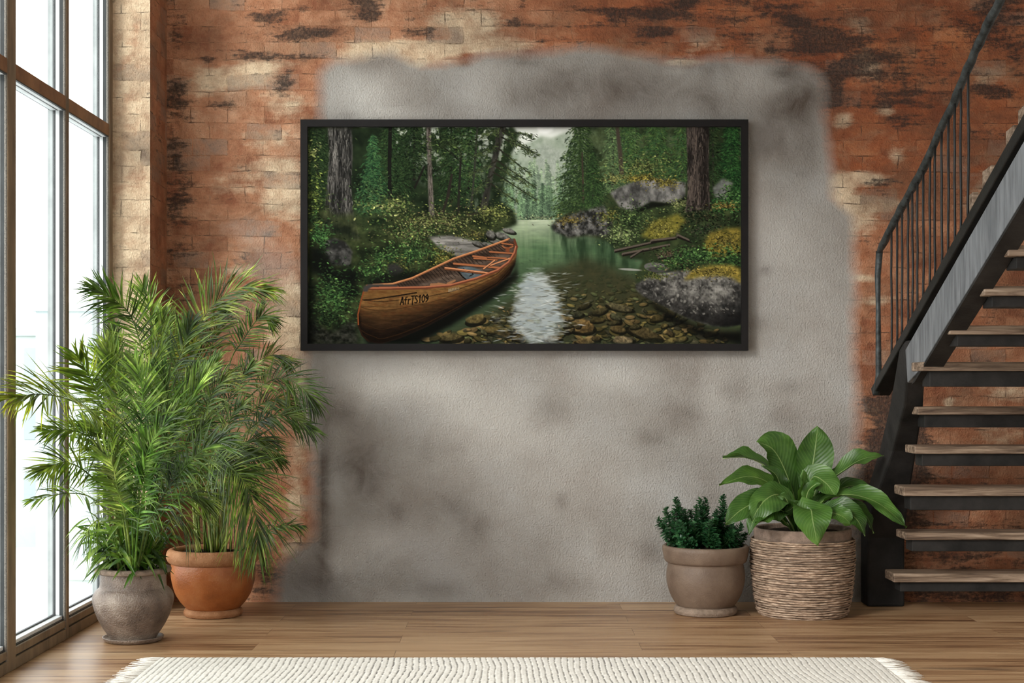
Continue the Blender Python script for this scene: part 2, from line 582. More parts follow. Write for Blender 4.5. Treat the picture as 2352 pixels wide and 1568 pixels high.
# the back wall: where plaster, soot and painted shade, lime wash, dark and pale blotches lie
nu, nv = 210, 160
gx = np.linspace(-2.27, XR, nu + 1)
gz = np.linspace(0, ZC, nv + 1)
GX, GZ = np.meshgrid(gx, gz)
U = CU + GX * F / DW
V = CV - (GZ - EYE) * F / DW
Lft = np.interp(V, [0, 260, 300, 480, 800, 980, 1040, 1240, 1290, 1400], [742, 742, 745, 735, 720, 705, 728, 728, 655, 640])
Rgt = np.interp(V, [0, 290, 320, 460, 500, 1400], [1885, 1885, 1890, 1905, 1952, 1952])
Top = np.interp(U, [700, 780, 900, 960, 1050, 1120, 1250, 1350, 1500, 1560, 1640, 1800, 1900], [150, 145, 128, 158, 150, 128, 128, 118, 140, 152, 140, 150, 168])
plaster = sstep(U - Lft, -52, 40) * sstep(Rgt - U, -52, 40) * sstep(V - Top, -44, 34)
plaster = np.clip(plaster + gauss(U, V, [(600, 590, 110, 70, .28), (560, 520, 90, 30, .25), (640, 640, 60, 60, .25), (690, 900, 60, 90, .25), (1985, 1330, 35, 80, .8), (1990, 1000, 40, 200, .12)]), 0, 1)
soot_shade = .16 + .16 * sstep(U, 1000, 1700) * sstep(-V, -400, -200) + gauss(U, V, [
    (402, 60, 34, 70, .5), (402, 220, 36, 50, .9), (400, 330, 30, 40, .35), (400, 370, 40, 40, .6), (405, 480, 40, 60, .95), (400, 590, 35, 40, .6), (400, 660, 40, 40, .6),  # the pier's shadow on the wall, painted in as a dark strip
    (620, 38, 60, 14, .9), (660, 80, 90, 14, .8), (590, 128, 70, 16, .7), (650, 190, 26, 34, .8), (520, 245, 60, 18, .5), (700, 130, 60, 10, .5), (480, 135, 26, 20, .6), (640, 10, 80, 20, .3),
    (835, 12, 50, 22, 1.0), (848, 36, 26, 16, 1.0), (740, 76, 60, 14, 1.0), (960, 74, 50, 22, .7), (1070, 22, 60, 16, .6), (1200, 10, 14, 16, 1.0), (1190, 56, 60, 9, .9), (1250, 92, 90, 8, .6),
    (1430, 28, 90, 14, 1.0), (1410, 40, 16, 18, .8), (1500, 78, 46, 18, 1.1), (1370, 55, 60, 6, .6), (1540, 34, 60, 16, .9), (1580, 6, 20, 16, 1.0), (1660, 8, 80, 14, .7), (1700, 84, 60, 10, .8),
    (1660, 50, 40, 10, .6), (1780, 20, 60, 14, .7), (1820, 52, 40, 24, .9), (1880, 80, 50, 26, 1.1), (1940, 92, 60, 14, 1.0), (1768, 112, 12, 18, 1.0), (1860, 112, 80, 12, .9), (1800, 152, 30, 12, .8),
    (1900, 170, 60, 60, .4), (1920, 178, 20, 26, .7), (1900, 230, 34, 22, .9), (2000, 160, 90, 70, .55), (2120, 150, 80, 60, .35), (2060, 235, 70, 20, .6), (2085, 275, 46, 14, 1.0), (2000, 130, 40, 10, .7),
    (2290, 30, 90, 50, .6), (2260, 90, 60, 40, .4), (2270, 205, 60, 16, .9), (2250, 310, 36, 14, .6), (2020, 420, 50, 16, .5), (2030, 440, 26, 20, .5), (2340, 130, 30, 40, .6),
    (2060, 960, 46, 80, 1.4), (2070, 1060, 66, 100, 1.9), (2030, 1160, 60, 110, 1.9), (2000, 925, 22, 22, .8), (2010, 720, 20, 10, .6), (1990, 560, 60, 22, .35), (2200, 1215, 260, 26, .5), (2250, 1290, 260, 40, .6), (2280, 1120, 90, 30, .5), (2200, 1380, 300, 30, .8),  # smudge by the stair foot, then painted-in shade below the treads
    (640, 1330, 70, 60, .6), (560, 1300, 60, 90, .25), (740, 1150, 22, 180, .4), (520, 590, 70, 22, .25)])
lime = .17 + gauss(U, V, [
    (560, 180, 90, 26, .45), (600, 150, 60, 18, .4), (470, 190, 50, 30, .35), (660, 240, 50, 30, .4), (620, 320, 60, 22, .35), (650, 380, 60, 22, .4), (660, 460, 50, 50, .55), (670, 700, 40, 60, .7), (560, 620, 50, 16, .4), (560, 420, 90, 40, .2),
    (660, 780, 60, 50, .35), (690, 860, 30, 50, .4), (690, 1000, 20, 80, .4), (680, 1150, 25, 70, .4), (670, 1260, 25, 20, .5),
    (840, 130, 60, 18, .5), (930, 135, 70, 20, 1.0), (1000, 112, 80, 14, .8), (900, 105, 120, 14, .5), (1060, 45, 80, 26, .5), (1090, 70, 60, 24, .4), (1150, 105, 80, 18, .5), (1420, 142, 50, 12, .9), (1570, 145, 50, 8, .6), (1620, 100, 50, 24, .3),
    (1970, 60, 40, 34, .25), (2000, 150, 40, 30, .35), (1936, 275, 24, 20, .45), (2036, 255, 26, 14, .4), (2056, 358, 26, 16, .4), (1930, 430, 40, 30, .6), (1990, 410, 60, 14, .55), (2010, 470, 60, 14, .8), (1960, 500, 50, 40, .55), (1990, 640, 30, 10, .5), (2010, 690, 40, 10, .5), (2260, 440, 40, 60, .25), (2270, 180, 40, 30, .3), (2180, 925, 10, 10, .9), (2320, 900, 60, 30, .3), (2300, 1000, 60, 30, .3)])
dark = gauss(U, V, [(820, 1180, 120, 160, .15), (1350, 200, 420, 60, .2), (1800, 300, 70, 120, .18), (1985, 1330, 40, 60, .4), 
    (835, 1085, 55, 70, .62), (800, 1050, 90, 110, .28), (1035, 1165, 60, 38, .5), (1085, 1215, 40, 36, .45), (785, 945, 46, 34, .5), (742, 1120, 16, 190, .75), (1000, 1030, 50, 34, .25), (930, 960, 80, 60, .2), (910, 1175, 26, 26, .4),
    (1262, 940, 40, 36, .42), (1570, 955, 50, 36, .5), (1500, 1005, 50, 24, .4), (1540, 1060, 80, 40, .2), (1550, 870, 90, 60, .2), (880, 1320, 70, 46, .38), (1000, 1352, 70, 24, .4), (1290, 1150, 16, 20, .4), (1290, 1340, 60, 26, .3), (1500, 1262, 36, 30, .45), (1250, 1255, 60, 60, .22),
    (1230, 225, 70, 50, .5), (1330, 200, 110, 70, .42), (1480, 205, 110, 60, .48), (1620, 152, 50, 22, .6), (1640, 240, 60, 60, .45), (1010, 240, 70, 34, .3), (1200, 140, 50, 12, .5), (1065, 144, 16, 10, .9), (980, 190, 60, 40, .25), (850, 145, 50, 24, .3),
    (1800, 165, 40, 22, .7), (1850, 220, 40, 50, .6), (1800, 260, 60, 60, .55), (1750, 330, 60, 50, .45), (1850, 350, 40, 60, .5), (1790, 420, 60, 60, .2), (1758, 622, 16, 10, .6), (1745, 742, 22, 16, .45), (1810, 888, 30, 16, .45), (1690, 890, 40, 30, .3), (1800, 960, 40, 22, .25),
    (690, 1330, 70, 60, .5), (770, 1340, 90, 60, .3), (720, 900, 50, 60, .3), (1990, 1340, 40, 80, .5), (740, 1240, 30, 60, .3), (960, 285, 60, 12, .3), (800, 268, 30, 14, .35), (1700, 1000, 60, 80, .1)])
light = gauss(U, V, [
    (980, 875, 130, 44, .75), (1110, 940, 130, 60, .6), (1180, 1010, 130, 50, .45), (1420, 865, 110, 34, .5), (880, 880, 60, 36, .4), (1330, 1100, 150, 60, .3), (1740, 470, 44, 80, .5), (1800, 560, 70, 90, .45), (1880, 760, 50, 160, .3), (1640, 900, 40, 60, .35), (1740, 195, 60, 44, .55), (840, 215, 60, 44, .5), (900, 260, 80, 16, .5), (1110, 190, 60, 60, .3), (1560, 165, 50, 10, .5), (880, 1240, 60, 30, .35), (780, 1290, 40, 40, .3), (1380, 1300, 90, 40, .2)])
red = np.clip(.12 + sstep(U, 950, 1500) * sstep(-V, -500, -300) * .9 + sstep(U, 1900, 2000) * .45 + gauss(U, V, [(650, 1050, 50, 120, .5), (600, 1300, 50, 60, .6), (2000, 300, 120, 100, .3), (600, 30, 200, 40, .25)]), 0, 1)
wear_shade = np.stack([plaster, np.clip(soot_shade, 0, 1.6), np.clip(lime, 0, 1.2)], -1)
tone = np.stack([np.clip(dark, 0, 1), red, np.clip(light, 0, 1)], -1)
g = masonry_grid('w', (-2.27, DW, 0), (XR + 2.27, 0, 0), (0, 0, ZC), nu, nv, wear_shade, tone, lambda p: (p.x + .06, p.z + .03))
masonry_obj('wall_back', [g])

# the brick pier beside the window
XP, YP = -2.034, 8.381


def flat(nu, nv, a):
    return np.tile(np.array(a, dtype=float), (nv + 1, nu + 1, 1))


def varied(nu, nv, a, seed, amp):
    r = np.random.default_rng(seed)
    g0 = flat(nu, nv, a)
    return np.clip(g0 + r.normal(0, amp, g0.shape) * np.array([.3, 1, 1]), 0, 1.2)


n1, n2 = 3, 46
w1 = varied(n1, n2, (0, .02, .62), 3, .1)
w1[:, -1, 2] += .2
w1[:, 0, 1] += .15
t1 = flat(n1, n2, (0, .1, .2))
ga = masonry_grid('a', (-2.27, YP, 0), (XP + 2.27, 0, 0), (0, 0, ZC), n1, n2, w1, t1, lambda p: (p.x + .15, p.z + .055))
w2 = varied(4, n2, (0, .26, .08), 5, .1)
t2 = flat(4, n2, (0, .55, 0))
gb = masonry_grid('b', (XP, YP, 0), (0, DW - YP, 0), (0, 0, ZC), 4, n2, w2, t2, lambda p: (p.y + .07, p.z + .04))
masonry_obj('wall_left', [ga, gb])


def slab(name, a, b, mat, kind='structure'):
    m = MB()
    m.box(a, b)
    return tag(m.build(name, mat), kind=kind)


slab('floor', (-2.39, YR, -.12), (XR, DW, 0), M['floor'])
slab('ceiling', (-2.6, YR, ZC), (XR + .15, DW + .1, ZC + .15), M['plain'])
slab('wall_blocker', (REARX, YR - .15, 0), (XR + .15, YR, ZC), M['plain'])  # unseen wall, added behind the camera to cut frontal daylight
slab('wall_right', (XR, 1.0, 0), (XR + .15, DW, ZC), M['plain'])


# ------------------------------------------------------------------ windows
def window(n, d0, d1, w, first=False):
    """a tall two-light bay between d0 and d1, its post of width w at the far end"""
    root = bpy.data.objects.new('window_%d' % n, None)
    col.objects.link(root)
    root.location = (XW, (d0 + d1) / 2, 0)
    tag(root, kind='structure')
    e = d1 - w

    def part(name, boxes, mat, bev=0.0, parent=None):
        m = MB()
        for a, b in boxes:
            m.box(a, b)
        o = m.build(name, mat, root if parent is None else parent, bevel=bev)
        if parent is not None:
            o.location = (0, 0, 0)
        return o

    def post(y0, y1):
        p = part('post', [((XW - .014, y0 + .004, 0), (XW, y1, ZC))], M['postwood'], .004)
        part('worn_edge', [((XW - .018, y0, 0), (XW - .004, y0 + .016, ZC))], M['edge'], .005, p)
        part('steel_core', [((XW - .037, y0 + .006, 0), (XW - .013, y1 - .004, ZC))], M['gasket'], 0, p)
        part('pale_strip', [((XW - .056, y0 + .006, .1), (XW - .037, y1 - .004, ZC))], M['bead'], 0, p)
        part('gasket', [((XW - .071, y0 + .006, .1), (XW - .056, y1 - .004, ZC))], M['gasket'], 0, p)
        part('outer_jamb', [((XW - .096, y0 + .006, .08), (XW - .071, y1 - .004, ZC))], M['jamb'], 0, p)
    post(e, d1)
    if first:
        post(d0 - .02, d0)
    # bottom rails and sill
    part('lower_rail', [((XW - .05, d0, 0), (XW, e, .053))], M['postwood'], .004)
    part('bottom_rail', [((XW - .05, d0, .06), (XW - .004, e, .097))], M['postwood'], .004)
    part('rail_groove', [((XW - .05, d0, .05), (XW - .012, e, .063))], M['gasket'])
    part('sill', [((XW - .096, d0, .06), (XW - .014, e, .104))], M['gasket'])
    part('sill_bead', [((XW - .064, d0, .104), (XW - .020, e, .122))], M['bead'], .003)
    part('sill_gasket', [((XW - .068, d0, .122), (XW - .056, e, .129))], M['gasket'])
    # transom, with the glazing strips under it
    part('transom', [((XW - .016, d0, 2.685), (XW - .001, e, 2.752))], M['brown'], .003)
    part('transom_core', [((XW - .07, d0, 2.69), (XW - .016, e, 2.745))], M['gasket'])
    part('transom_gasket', [((XW - .016, d0, 2.679), (XW - .004, e, 2.686)), ((XW - .048, d0, 2.680), (XW - .038, e, 2.69)), ((XW - .086, d0, 2.681), (XW - .080, e, 2.69))], M['gasket'])
    part('transom_bead', [((XW - .038, d0, 2.680), (XW - .016, e, 2.69)), ((XW - .080, d0, 2.681), (XW - .048, e, 2.69))], M['bead'])
    part('outer_transom', [((XW - .086, d0, 2.69), (XW - .07, e, 2.745))], M['jamb'])
    part('glass_pane', [((XW - .066, d0, .12), (XW - .060, e, 2.685))], M['glass'])
    part('glass_pane', [((XW - .066, d0, 2.745), (XW - .060, e, ZC))], M['glass'])


window(1, 6.737, 7.55, .05)
window(2, 7.55, 8.381, .075)
window(3, 5.90, 6.737, .111)
window(4, 5.09, 5.90, .05, True)

# ------------------------------------------------------------------ outdoors, far below and beyond the glass
slab('ground', (-140, -60, -6.2), (-3.2, 190, -6.0), M['paving'])


def building(label, x0, x1, y0, y1, z1, mat, rows, cols):
    t = thing('distant_building', label, 'building', ((x0 + x1) / 2, y0, -6))
    m = MB()
    m.box((x0, y0, -6), (x1, y1, z1))
    w = m.build('facade', mat, t)
    m = MB()
    m.box((x0 - .15, y0 - .15, z1), (x1 + .15, y1 + .15, z1 + .35))
    m.build('parapet', mat, t)
    if rows:
        dx, dz = (x1 - x0) / cols, (z1 + 5) / rows
        for i in range(cols):
            for j in range(rows):
                m = MB()
                a, c = x0 + dx * (i + .3), -5 + dz * (j + .35)
                m.box((a, y0 - .04, c), (a + dx * .4, y0 + .05, c + dz * .45))
                sub(m.build('window_opening', M['pane'], w), w)


building('tall pale tower block standing far off behind the near window pane', -19.2, -13.5, 60, 72, 4.2, M['haze'], 3, 3)
building('wide hazy building left of the pale tower, seen through the near pane', -27, -20.0, 66, 78, 3.4, M['haze2'], 3, 3)
building('low pale shed seen at the bottom of the second pane', -11.9, -10.2, 40, 46, -4.0, M['haze2'], 0, 0)

# ------------------------------------------------------------------ the framed picture
DF = DW - .075                                  # front of the moulding
tl, br_ = P(690, 274, DF), P(1719, 805, DF)
il, ir = P(706, 290.5, DF), P(1703, 789, DF)
pic = thing('framed_picture', 'wide black-framed print of a wooden canoe on a forest lake, hung on the wall', 'picture', ((tl.x + br_.x) / 2, DW, br_.z))
m = MB()
fw = .002
for (a, b) in (((tl.x, il.z), (br_.x, tl.z)), ((tl.x, br_.z), (br_.x, ir.z)), ((tl.x, ir.z), (il.x, il.z)), ((ir.x, ir.z), (br_.x, il.z))):
    m.box((a[0], DF, a[1]), (b[0], DW - .004, b[1]))
m.build('frame', M['frame'], pic)
m = MB()
m.box((il.x, DF + .03, ir.z), (ir.x, DW - .006, il.z))
m.build('backing', M['frame'], pic)


# ------------------------------------------------------------------ staircase
st = thing('staircase', 'dark steel staircase with weathered oak treads and an iron railing at the right', 'staircase', (2.2, 8.6, 0))
# left, front edge d, top height, right end of each tread from the floor up
TR = [(2.15, 8.28, .2335), (2.15, 8.077, .485), (2.15, 8.02, .736), (2.15, 7.877, .965), (2.15, 7.81, 1.174), (2.056, 7.33, 1.4035), (2.056, 6.96, 1.570), (2.115, 6.58, 1.7296), (2.115, 6.26, 1.882)]
TH = [.050, .042, .050, .043, .042, .045, .042, .042, .046]
for i, ((x, d, z), th) in enumerate(zip(TR, TH)):
    m = MB()
    x0 = x + .014 * math.sin(i * 2.3)
    m.box((x0, d, z - th), (XR - .01, d + .2, z))
    m.build('tread', M['tread'], st, bevel=.006, origin=None)
    m = MB()
    hh = [.055, .066, .078, .066, .068, .078, .055, .05, .05][i]
    m.box((x0 + .045, d + .03, z - th - hh), (XR - .01, d + .16, z - th))
    m.build('tread_beam', M['plate'], st, bevel=.004)
# left stringer: a deep grey channel climbing towards the room
def zr(d):
    return 1.6486 + (7.454 - d) * .449


dB = 1.35
SX0, SX1 = 2.054, 2.146
m = MB()
m.prism_x([(7.68, zr(7.68) - .075), (7.64, 1.30), (7.42, zr(7.42) - .30), (dB, zr(dB) - .30), (dB, zr(dB) - .075)], SX0, SX1)
m.build('stringer', M['steel'], st, bevel=.004)
m = MB()
m.prism_x([(7.56, zr(7.56) - .31), (7.50, zr(7.50) - .325), (dB, zr(dB) - .312), (dB, zr(dB) - .30)], SX0 - .002, SX1 + .004)
m.build('stringer_flange', M['plate'], st)
# the sooty foot: an upright block and a plate that leans up to the stringer
m = MB()
secs = [(8.60, 8.77, 0, 2.080, 2.298), (8.60, 8.77, .40, 2.080, 2.298), (8.50, 8.72, .60, 2.086, 2.29), (8.22, 8.5, .92, 2.125, 2.262), (7.86, 8.15, 1.18, 2.095, 2.20), (7.64, 7.85, 1.40, SX0, SX1 + .003), (7.62, 7.8, 1.52, SX0 + .005, SX1)]
vs_, fs_ = [], []
for (da, db, z, xa, xb) in secs:
    vs_ += [(xa, da, z), (xb, da, z), (xb, db, z), (xa, db, z)]
for k in range(len(secs) - 1):
    for j in range(4):
        a_, b_ = k * 4 + j, k * 4 + (j + 1) % 4
        fs_.append((a_, b_, b_ + 4, a_ + 4))
fs_ += [(3, 2, 1, 0), tuple(range(len(vs_) - 4, len(vs_)))]
m.add(vs_, fs_)
m.build('base_plate', M['plate'], st, bevel=.012)
m = MB()
m.prism_x([(8.40, zr(8.40) + .045), (8.36, zr(8.36) - .015), (dB, zr(dB) - .075), (dB, zr(dB))], 2.05, 2.15)
shoe = m.build('shoe_rail', M['black'], st, bevel=.006)
for (u0, u1, v0, v1) in ((2221, 2234, 452, 520), (2256, 2276, 394, 470), (2310, 2328, 302, 380), (2338, 2354, 254, 330)):
    x = 2.12
    d0, d1 = x * F / (u0 - CU), x * F / (u1 - CU)
    zb = EYE - (v0 - CV) * d0 / F
    m = MB()
    m.prism_x([(d0, zr(d0) - .02), (d0, zb), (d1, zb + .012), (d1, zr(d1) - .02)], x, x + .028)
    m.build('step_bracket', M['tread'], st, bevel=.003)
XB = 2.065
rp = [P(2020, 577, XB * F / 850), P(2060, 496, XB * F / 890), P(2120, 386, XB * F / 950), P(2190, 236, XB * F / 1020), P(2240, 118, XB * F / 1070), P(2297, 0, XB * F / 1127), P(2352, -118, XB * F / 1182), P(2430, -270, XB * F / 1260), Vector((XB, 3.6, 4.0)), Vector((XB, 2.65, 4.43))]
rng = random.Random(4)
pts, rad = [], []
for a, b in zip(rp, rp[1:]):
    for k in range(6):
        p = a.lerp(b, k / 6)
        pts.append(p + Vector((rng.uniform(-.003, .003), 0, rng.uniform(-.003, .003))))
        rad.append(.0205 + rng.uniform(-.002, .0025))
rad[0] = .014
m = MB()
m.tube(pts, rad, 10)
hand = m.build('handrail', M['railing'], st, smooth=True)


def rail_z(d):
    for a, b in zip(rp, rp[1:]):
        if b.y <= d <= a.y:
            return a.z + (b.z - a.z) * (a.y - d) / (a.y - b.y)
    return rp[0].z


m = MB()
dn = XB * F / 848
npts = [Vector((XB, dn + .05, zr(dn) - .04)), Vector((XB, dn, zr(dn) + .06)), Vector((XB, dn + .01, 1.75)), Vector((XB, dn + .02, 1.9)), Vector((XB, rp[0].y, rp[0].z))]
m.tube(npts, [.02, .017, .0135, .0165, .019], 10)
m.build('newel_post', M['railing'], st, smooth=True)
for u in (2047.5, 2060, 2072, 2085.5, 2096, 2107, 2121, 2135.5, 2147.5, 2163, 2178.5, 2193, 2207, 2224):
    d = XB * F / (u - CU)
    za, zb = zr(d) - .02, rail_z(d)
    m = MB()
    q = [Vector((XB + rng.uniform(-.002, .002), d + rng.uniform(-.003, .003), za + (zb - za) * k / 6)) for k in range(7)]
    q[0] = Vector((XB, d, za))
    m.tube(q, .0062, 7)
    m.build('baluster', M['black'], st, smooth=True)

# ------------------------------------------------------------------ rug
rugY1 = EYE * F / 635
rx0, rx1, ry0, ry1 = -1.634, 1.705, 5.1, rugY1
rug = thing('woven_rug', 'cream hand-woven rug with dark stitched rows and fringed ends on the floor', 'rug', (0, 6, 0))
NX, NY = 1000, 120
X = np.linspace(rx0, rx1, NX + 1)
Y = np.linspace(ry0, ry1, NY + 1)
GXr, GYr = np.meshgrid(X, Y)
rr = np.random.default_rng(8)
pitch = .0285


def vnoise(x, y, seed):
    r = np.random.default_rng(seed).random((256, 256))
    xi, yi = np.floor(x).astype(int), np.floor(y).astype(int)
    fx, fy = x - xi, y - yi
    fx, fy = fx * fx * (3 - 2 * fx), fy * fy * (3 - 2 * fy)
    g = lambda a, b: r[b % 256, a % 256]
    return (g(xi, yi) * (1 - fx) + g(xi + 1, yi) * fx) * (1 - fy) + (g(xi, yi + 1) * (1 - fx) + g(xi + 1, yi + 1) * fx) * fy


wx = GXr + (vnoise(GXr * 3, GYr * 3, 1) - .5) * .03 + (vnoise(GXr * 14, GYr * 14, 2) - .5) * .006
row = wx / pitch
ph = row - np.floor(row)
groove = np.exp(-((ph - .5) / .10) ** 2)
dash = np.clip((vnoise(np.floor(row) * 7.3, GYr * 60, 3) - .34) * 4, 0, 1)
fade = .55 + .45 * sstep(np.abs(GXr - .1), -.2, .6) * 0 + .45 * np.clip(1 - np.abs(np.abs(GXr) - .5), 0, 1)
ink = groove * dash * np.clip(fade, .35, 1)
Z = .012 - .003 * groove + .0025 * vnoise(GXr * 70, GYr * 70, 4)
Z[0], Z[-1], Z[:, 0], Z[:, -1] = .001, .001, .001, .001
m = MB()
m.v = np.stack([GXr.ravel(), GYr.ravel(), Z.ravel()], 1).tolist()
m.f = [(j * (NX + 1) + i, j * (NX + 1) + i + 1, (j + 1) * (NX + 1) + i + 1, (j + 1) * (NX + 1) + i) for j in range(NY) for i in range(NX)]
k = (1 - .9 * ink).ravel()
m.c = np.stack([k, k, k], 1)
m.build('rug_body', M['rug'], rug, smooth=True)
for side in (-1, 1):
    m = MB()
    x = rx0 if side < 0 else rx1
    y = ry0
    rg = random.Random(31 + side)
    while y < ry1:
        L = rg.uniform(.085, .13)
        a = rg.gauss(0, .10)
        z = .006 + rg.uniform(0, .004)
        q = [Vector((x - side * .01, y, z)), Vector((x + side * L * .5, y + a * L * .5, z + rg.uniform(-.002, .003))), Vector((x + side * L, y + a * L + rg.uniform(-.012, .012), .003))]
        m.tube(q, [.0024, .0022, .0010], 5)
        y += rg.uniform(.0045, .010)
    k = len(m.v)
    m.c = np.ones((k, 3)) * .97
    o = m.build('fringe', M['rug'], rug, smooth=True)
    tag(o, kind='stuff')
# ------------------------------------------------------------------ pots
def prof(pairs, v0, s):
    return [(r * s, (v0 - v) * s) for r, v in pairs]


def smooth_prof(p, k=4):
    """Catmull-Rom through a profile"""
    out = []
    for i in range(len(p) - 1):
        a, b, c, d = p[max(i - 1, 0)], p[i], p[i + 1], p[min(i + 2, len(p) - 1)]
        for j in range(k):
            t = j / k
            q = []
            for n in range(2):
                q.append(.5 * ((2 * b[n]) + (-a[n] + c[n]) * t + (2 * a[n] - 5 * b[n] + 4 * c[n] - d[n]) * t * t + (-a[n] + 3 * b[n] - 3 * c[n] + d[n]) * t ** 3))
            out.append(tuple(q))
    out.append(p[-1])
    return out


def hollow(outer, wall, depth):
    """outer runs bottom -> lip; come back down inside to the soil"""
    r, z = outer[-1]
    return outer + [(r - wall * .5, z + .002), (r - wall, z - .004), (r - wall * 1.2, z - depth)]


def soil(name, c, r, z, parent, seed):
    m = MB()
    rg = np.random.default_rng(seed)
    n, k = 40, 8
    vs, fs = [(c[0], c[1], z + .012)], []
    for j in range(1, k + 1):
        for i in range(n):
            a = 2 * math.pi * i / n
            q = r * j / k
            vs.append((c[0] + q * math.cos(a), c[1] + q * math.sin(a), z + .012 * (1 - (j / k) ** 2) + rg.normal(0, .003) * (j < k)))
    for i in range(n):
        fs.append((0, 1 + i, 1 + (i + 1) % n))
    for j in range(k - 1):
        for i in range(n):
            a, b = 1 + j * n + i, 1 + j * n + (i + 1) % n
            fs.append((a, a + n, b + n, b))
    m.add(vs, fs)
    return m.build(name, M['soil'], parent, smooth=True)


D1, D2, D3, D4 = 7.47, 8.28, 8.36, 8.33
s1, s2, s3, s4 = [d / F for d in (D1, D2, D3, D4)]
C1 = ((306 - CU) * s1, D1)
C2 = ((490 - CU) * s2, D2)
C3 = ((1620.5 - CU) * s3, D3)
C4 = ((1843 - CU) * s4, D4)
fl = lambda d: CV + EYE * F / d

# grey pot on its saucer
sau = thing('plant_saucer', 'grey stoneware saucer under the pot nearest the window', 'saucer', (C1[0], C1[1], 0))
m = MB()
m.lathe(smooth_prof(prof([(50, fl(D1)), (60, fl(D1) - .6), (67, fl(D1) - 6), (69, fl(D1) - 11)], fl(D1), s1), 3) + [(66.5 * s1, 11.5 * s1), (63 * s1, 8 * s1), (52 * s1, 4.2 * s1), (5 * s1, 4 * s1)], 72, C1)
m.build('dish', M['stone'], sau, smooth=True)
p1 = thing('potted_palm', 'tall bushy palm in a bulging grey stoneware pot, nearest the window', 'potted palm', (C1[0], C1[1], 0))
m = MB()
v0 = fl(D1)
body = smooth_prof(prof([(44, v0 - 4.3), (50, v0 - 5), (57, v0 - 16), (68, v0 - 32), (80, v0 - 55), (88, v0 - 78), (91.5, v0 - 96), (89, v0 - 109), (82, v0 - 119), (76, v0 - 124), (74.5, v0 - 133), (74.5, v0 - 152), (76, v0 - 158)], v0, s1), 4)
m.lathe(hollow(body, .012, .05), 80, C1)
pot = m.build('pot', M['stone'], p1, smooth=True)
m = MB()
m.lathe(smooth_prof(prof([(75.5, v0 - 156), (84, v0 - 158), (86, v0 - 163), (84.5, v0 - 168), (78, v0 - 170), (71, v0 - 168), (70, v0 - 160)], v0, s1), 4), 80, C1)
sub(m.build('rim', M['taupe2'], pot, smooth=True), pot)
soil('soil', C1, .156, (170 - 8) * s1, p1, 1)
Z1 = (170 - 8) * s1

# terracotta pot
p2 = thing('potted_palm', 'feathery palm in a rounded orange terracotta pot by the brick wall', 'potted palm', (C2[0], C2[1], 0))
v0 = fl(D2)
m = MB()
body = smooth_prof(prof([(57, v0 - 16), (64, v0 - 22), (76, v0 - 36), (87, v0 - 56), (94, v0 - 82), (96, v0 - 104), (95, v0 - 120), (93, v0 - 130)], v0, s2), 5)
m.lathe(hollow(body, .02, .03), 80, C2)
pot = m.build('pot', M['terracotta'], p2, smooth=True)
m = MB()
m.lathe(smooth_prof(prof([(91, v0 - 119), (100, v0 - 124), (105.5, v0 - 133), (106, v0 - 142), (103, v0 - 150), (98, v0 - 154), (91, v0 - 154), (87, v0 - 148), (86, v0 - 130)], v0, s2), 4), 80, C2)
sub(m.build('rim', M['clay'], pot, smooth=True), pot)
m = MB()
m.lathe(smooth_prof(prof([(40, v0), (61, v0 - .3), (66.5, v0 - 6), (67, v0 - 11), (63, v0 - 17), (56, v0 - 19), (40, v0 - 19)], v0, s2), 4), 80, C2)
sub(m.build('foot', M['clay'], pot, smooth=True), pot)
Z2 = 143 * s2
soil('soil', C2, .212, Z2, p2, 2)

# taupe pot with the small shrub
p3 = thing('potted_shrub', 'small dark green bushy shrub in a taupe ceramic pot beside the wicker basket', 'potted shrub', (C3[0], C3[1], 0))
v0 = fl(D3)
m = MB()
body = smooth_prof(prof([(62, v0 - 17), (69, v0 - 24), (78, v0 - 38), (85, v0 - 56), (89.5, v0 - 78), (89, v0 - 98), (86, v0 - 112), (87, v0 - 120)], v0, s3), 5)
m.lathe(hollow(body, .02, .03), 80, C3)
pot = m.build('pot', M['taupe'], p3, smooth=True)
m = MB()
m.lathe(prof([(85, v0 - 116), (91, v0 - 119), (94, v0 - 123), (97, v0 - 136), (99, v0 - 147), (98.6, v0 - 154), (96, v0 - 157), (90, v0 - 157), (88, v0 - 154), (84, v0 - 130)], v0, s3), 80, C3)
sub(m.build('rim', M['taupe'], pot, smooth=True, bevel=.003), pot)
m = MB()
m.lathe(smooth_prof(prof([(40, v0), (67, v0 - .3), (72, v0 - 5), (73, v0 - 10), (69, v0 - 17), (61, v0 - 19), (40, v0 - 19)], v0, s3), 4), 80, C3)
sub(m.build('foot', M['taupe2'], pot, smooth=True), pot)
Z3 = 148 * s3
soil('soil', C3, .205, Z3, p3, 3)

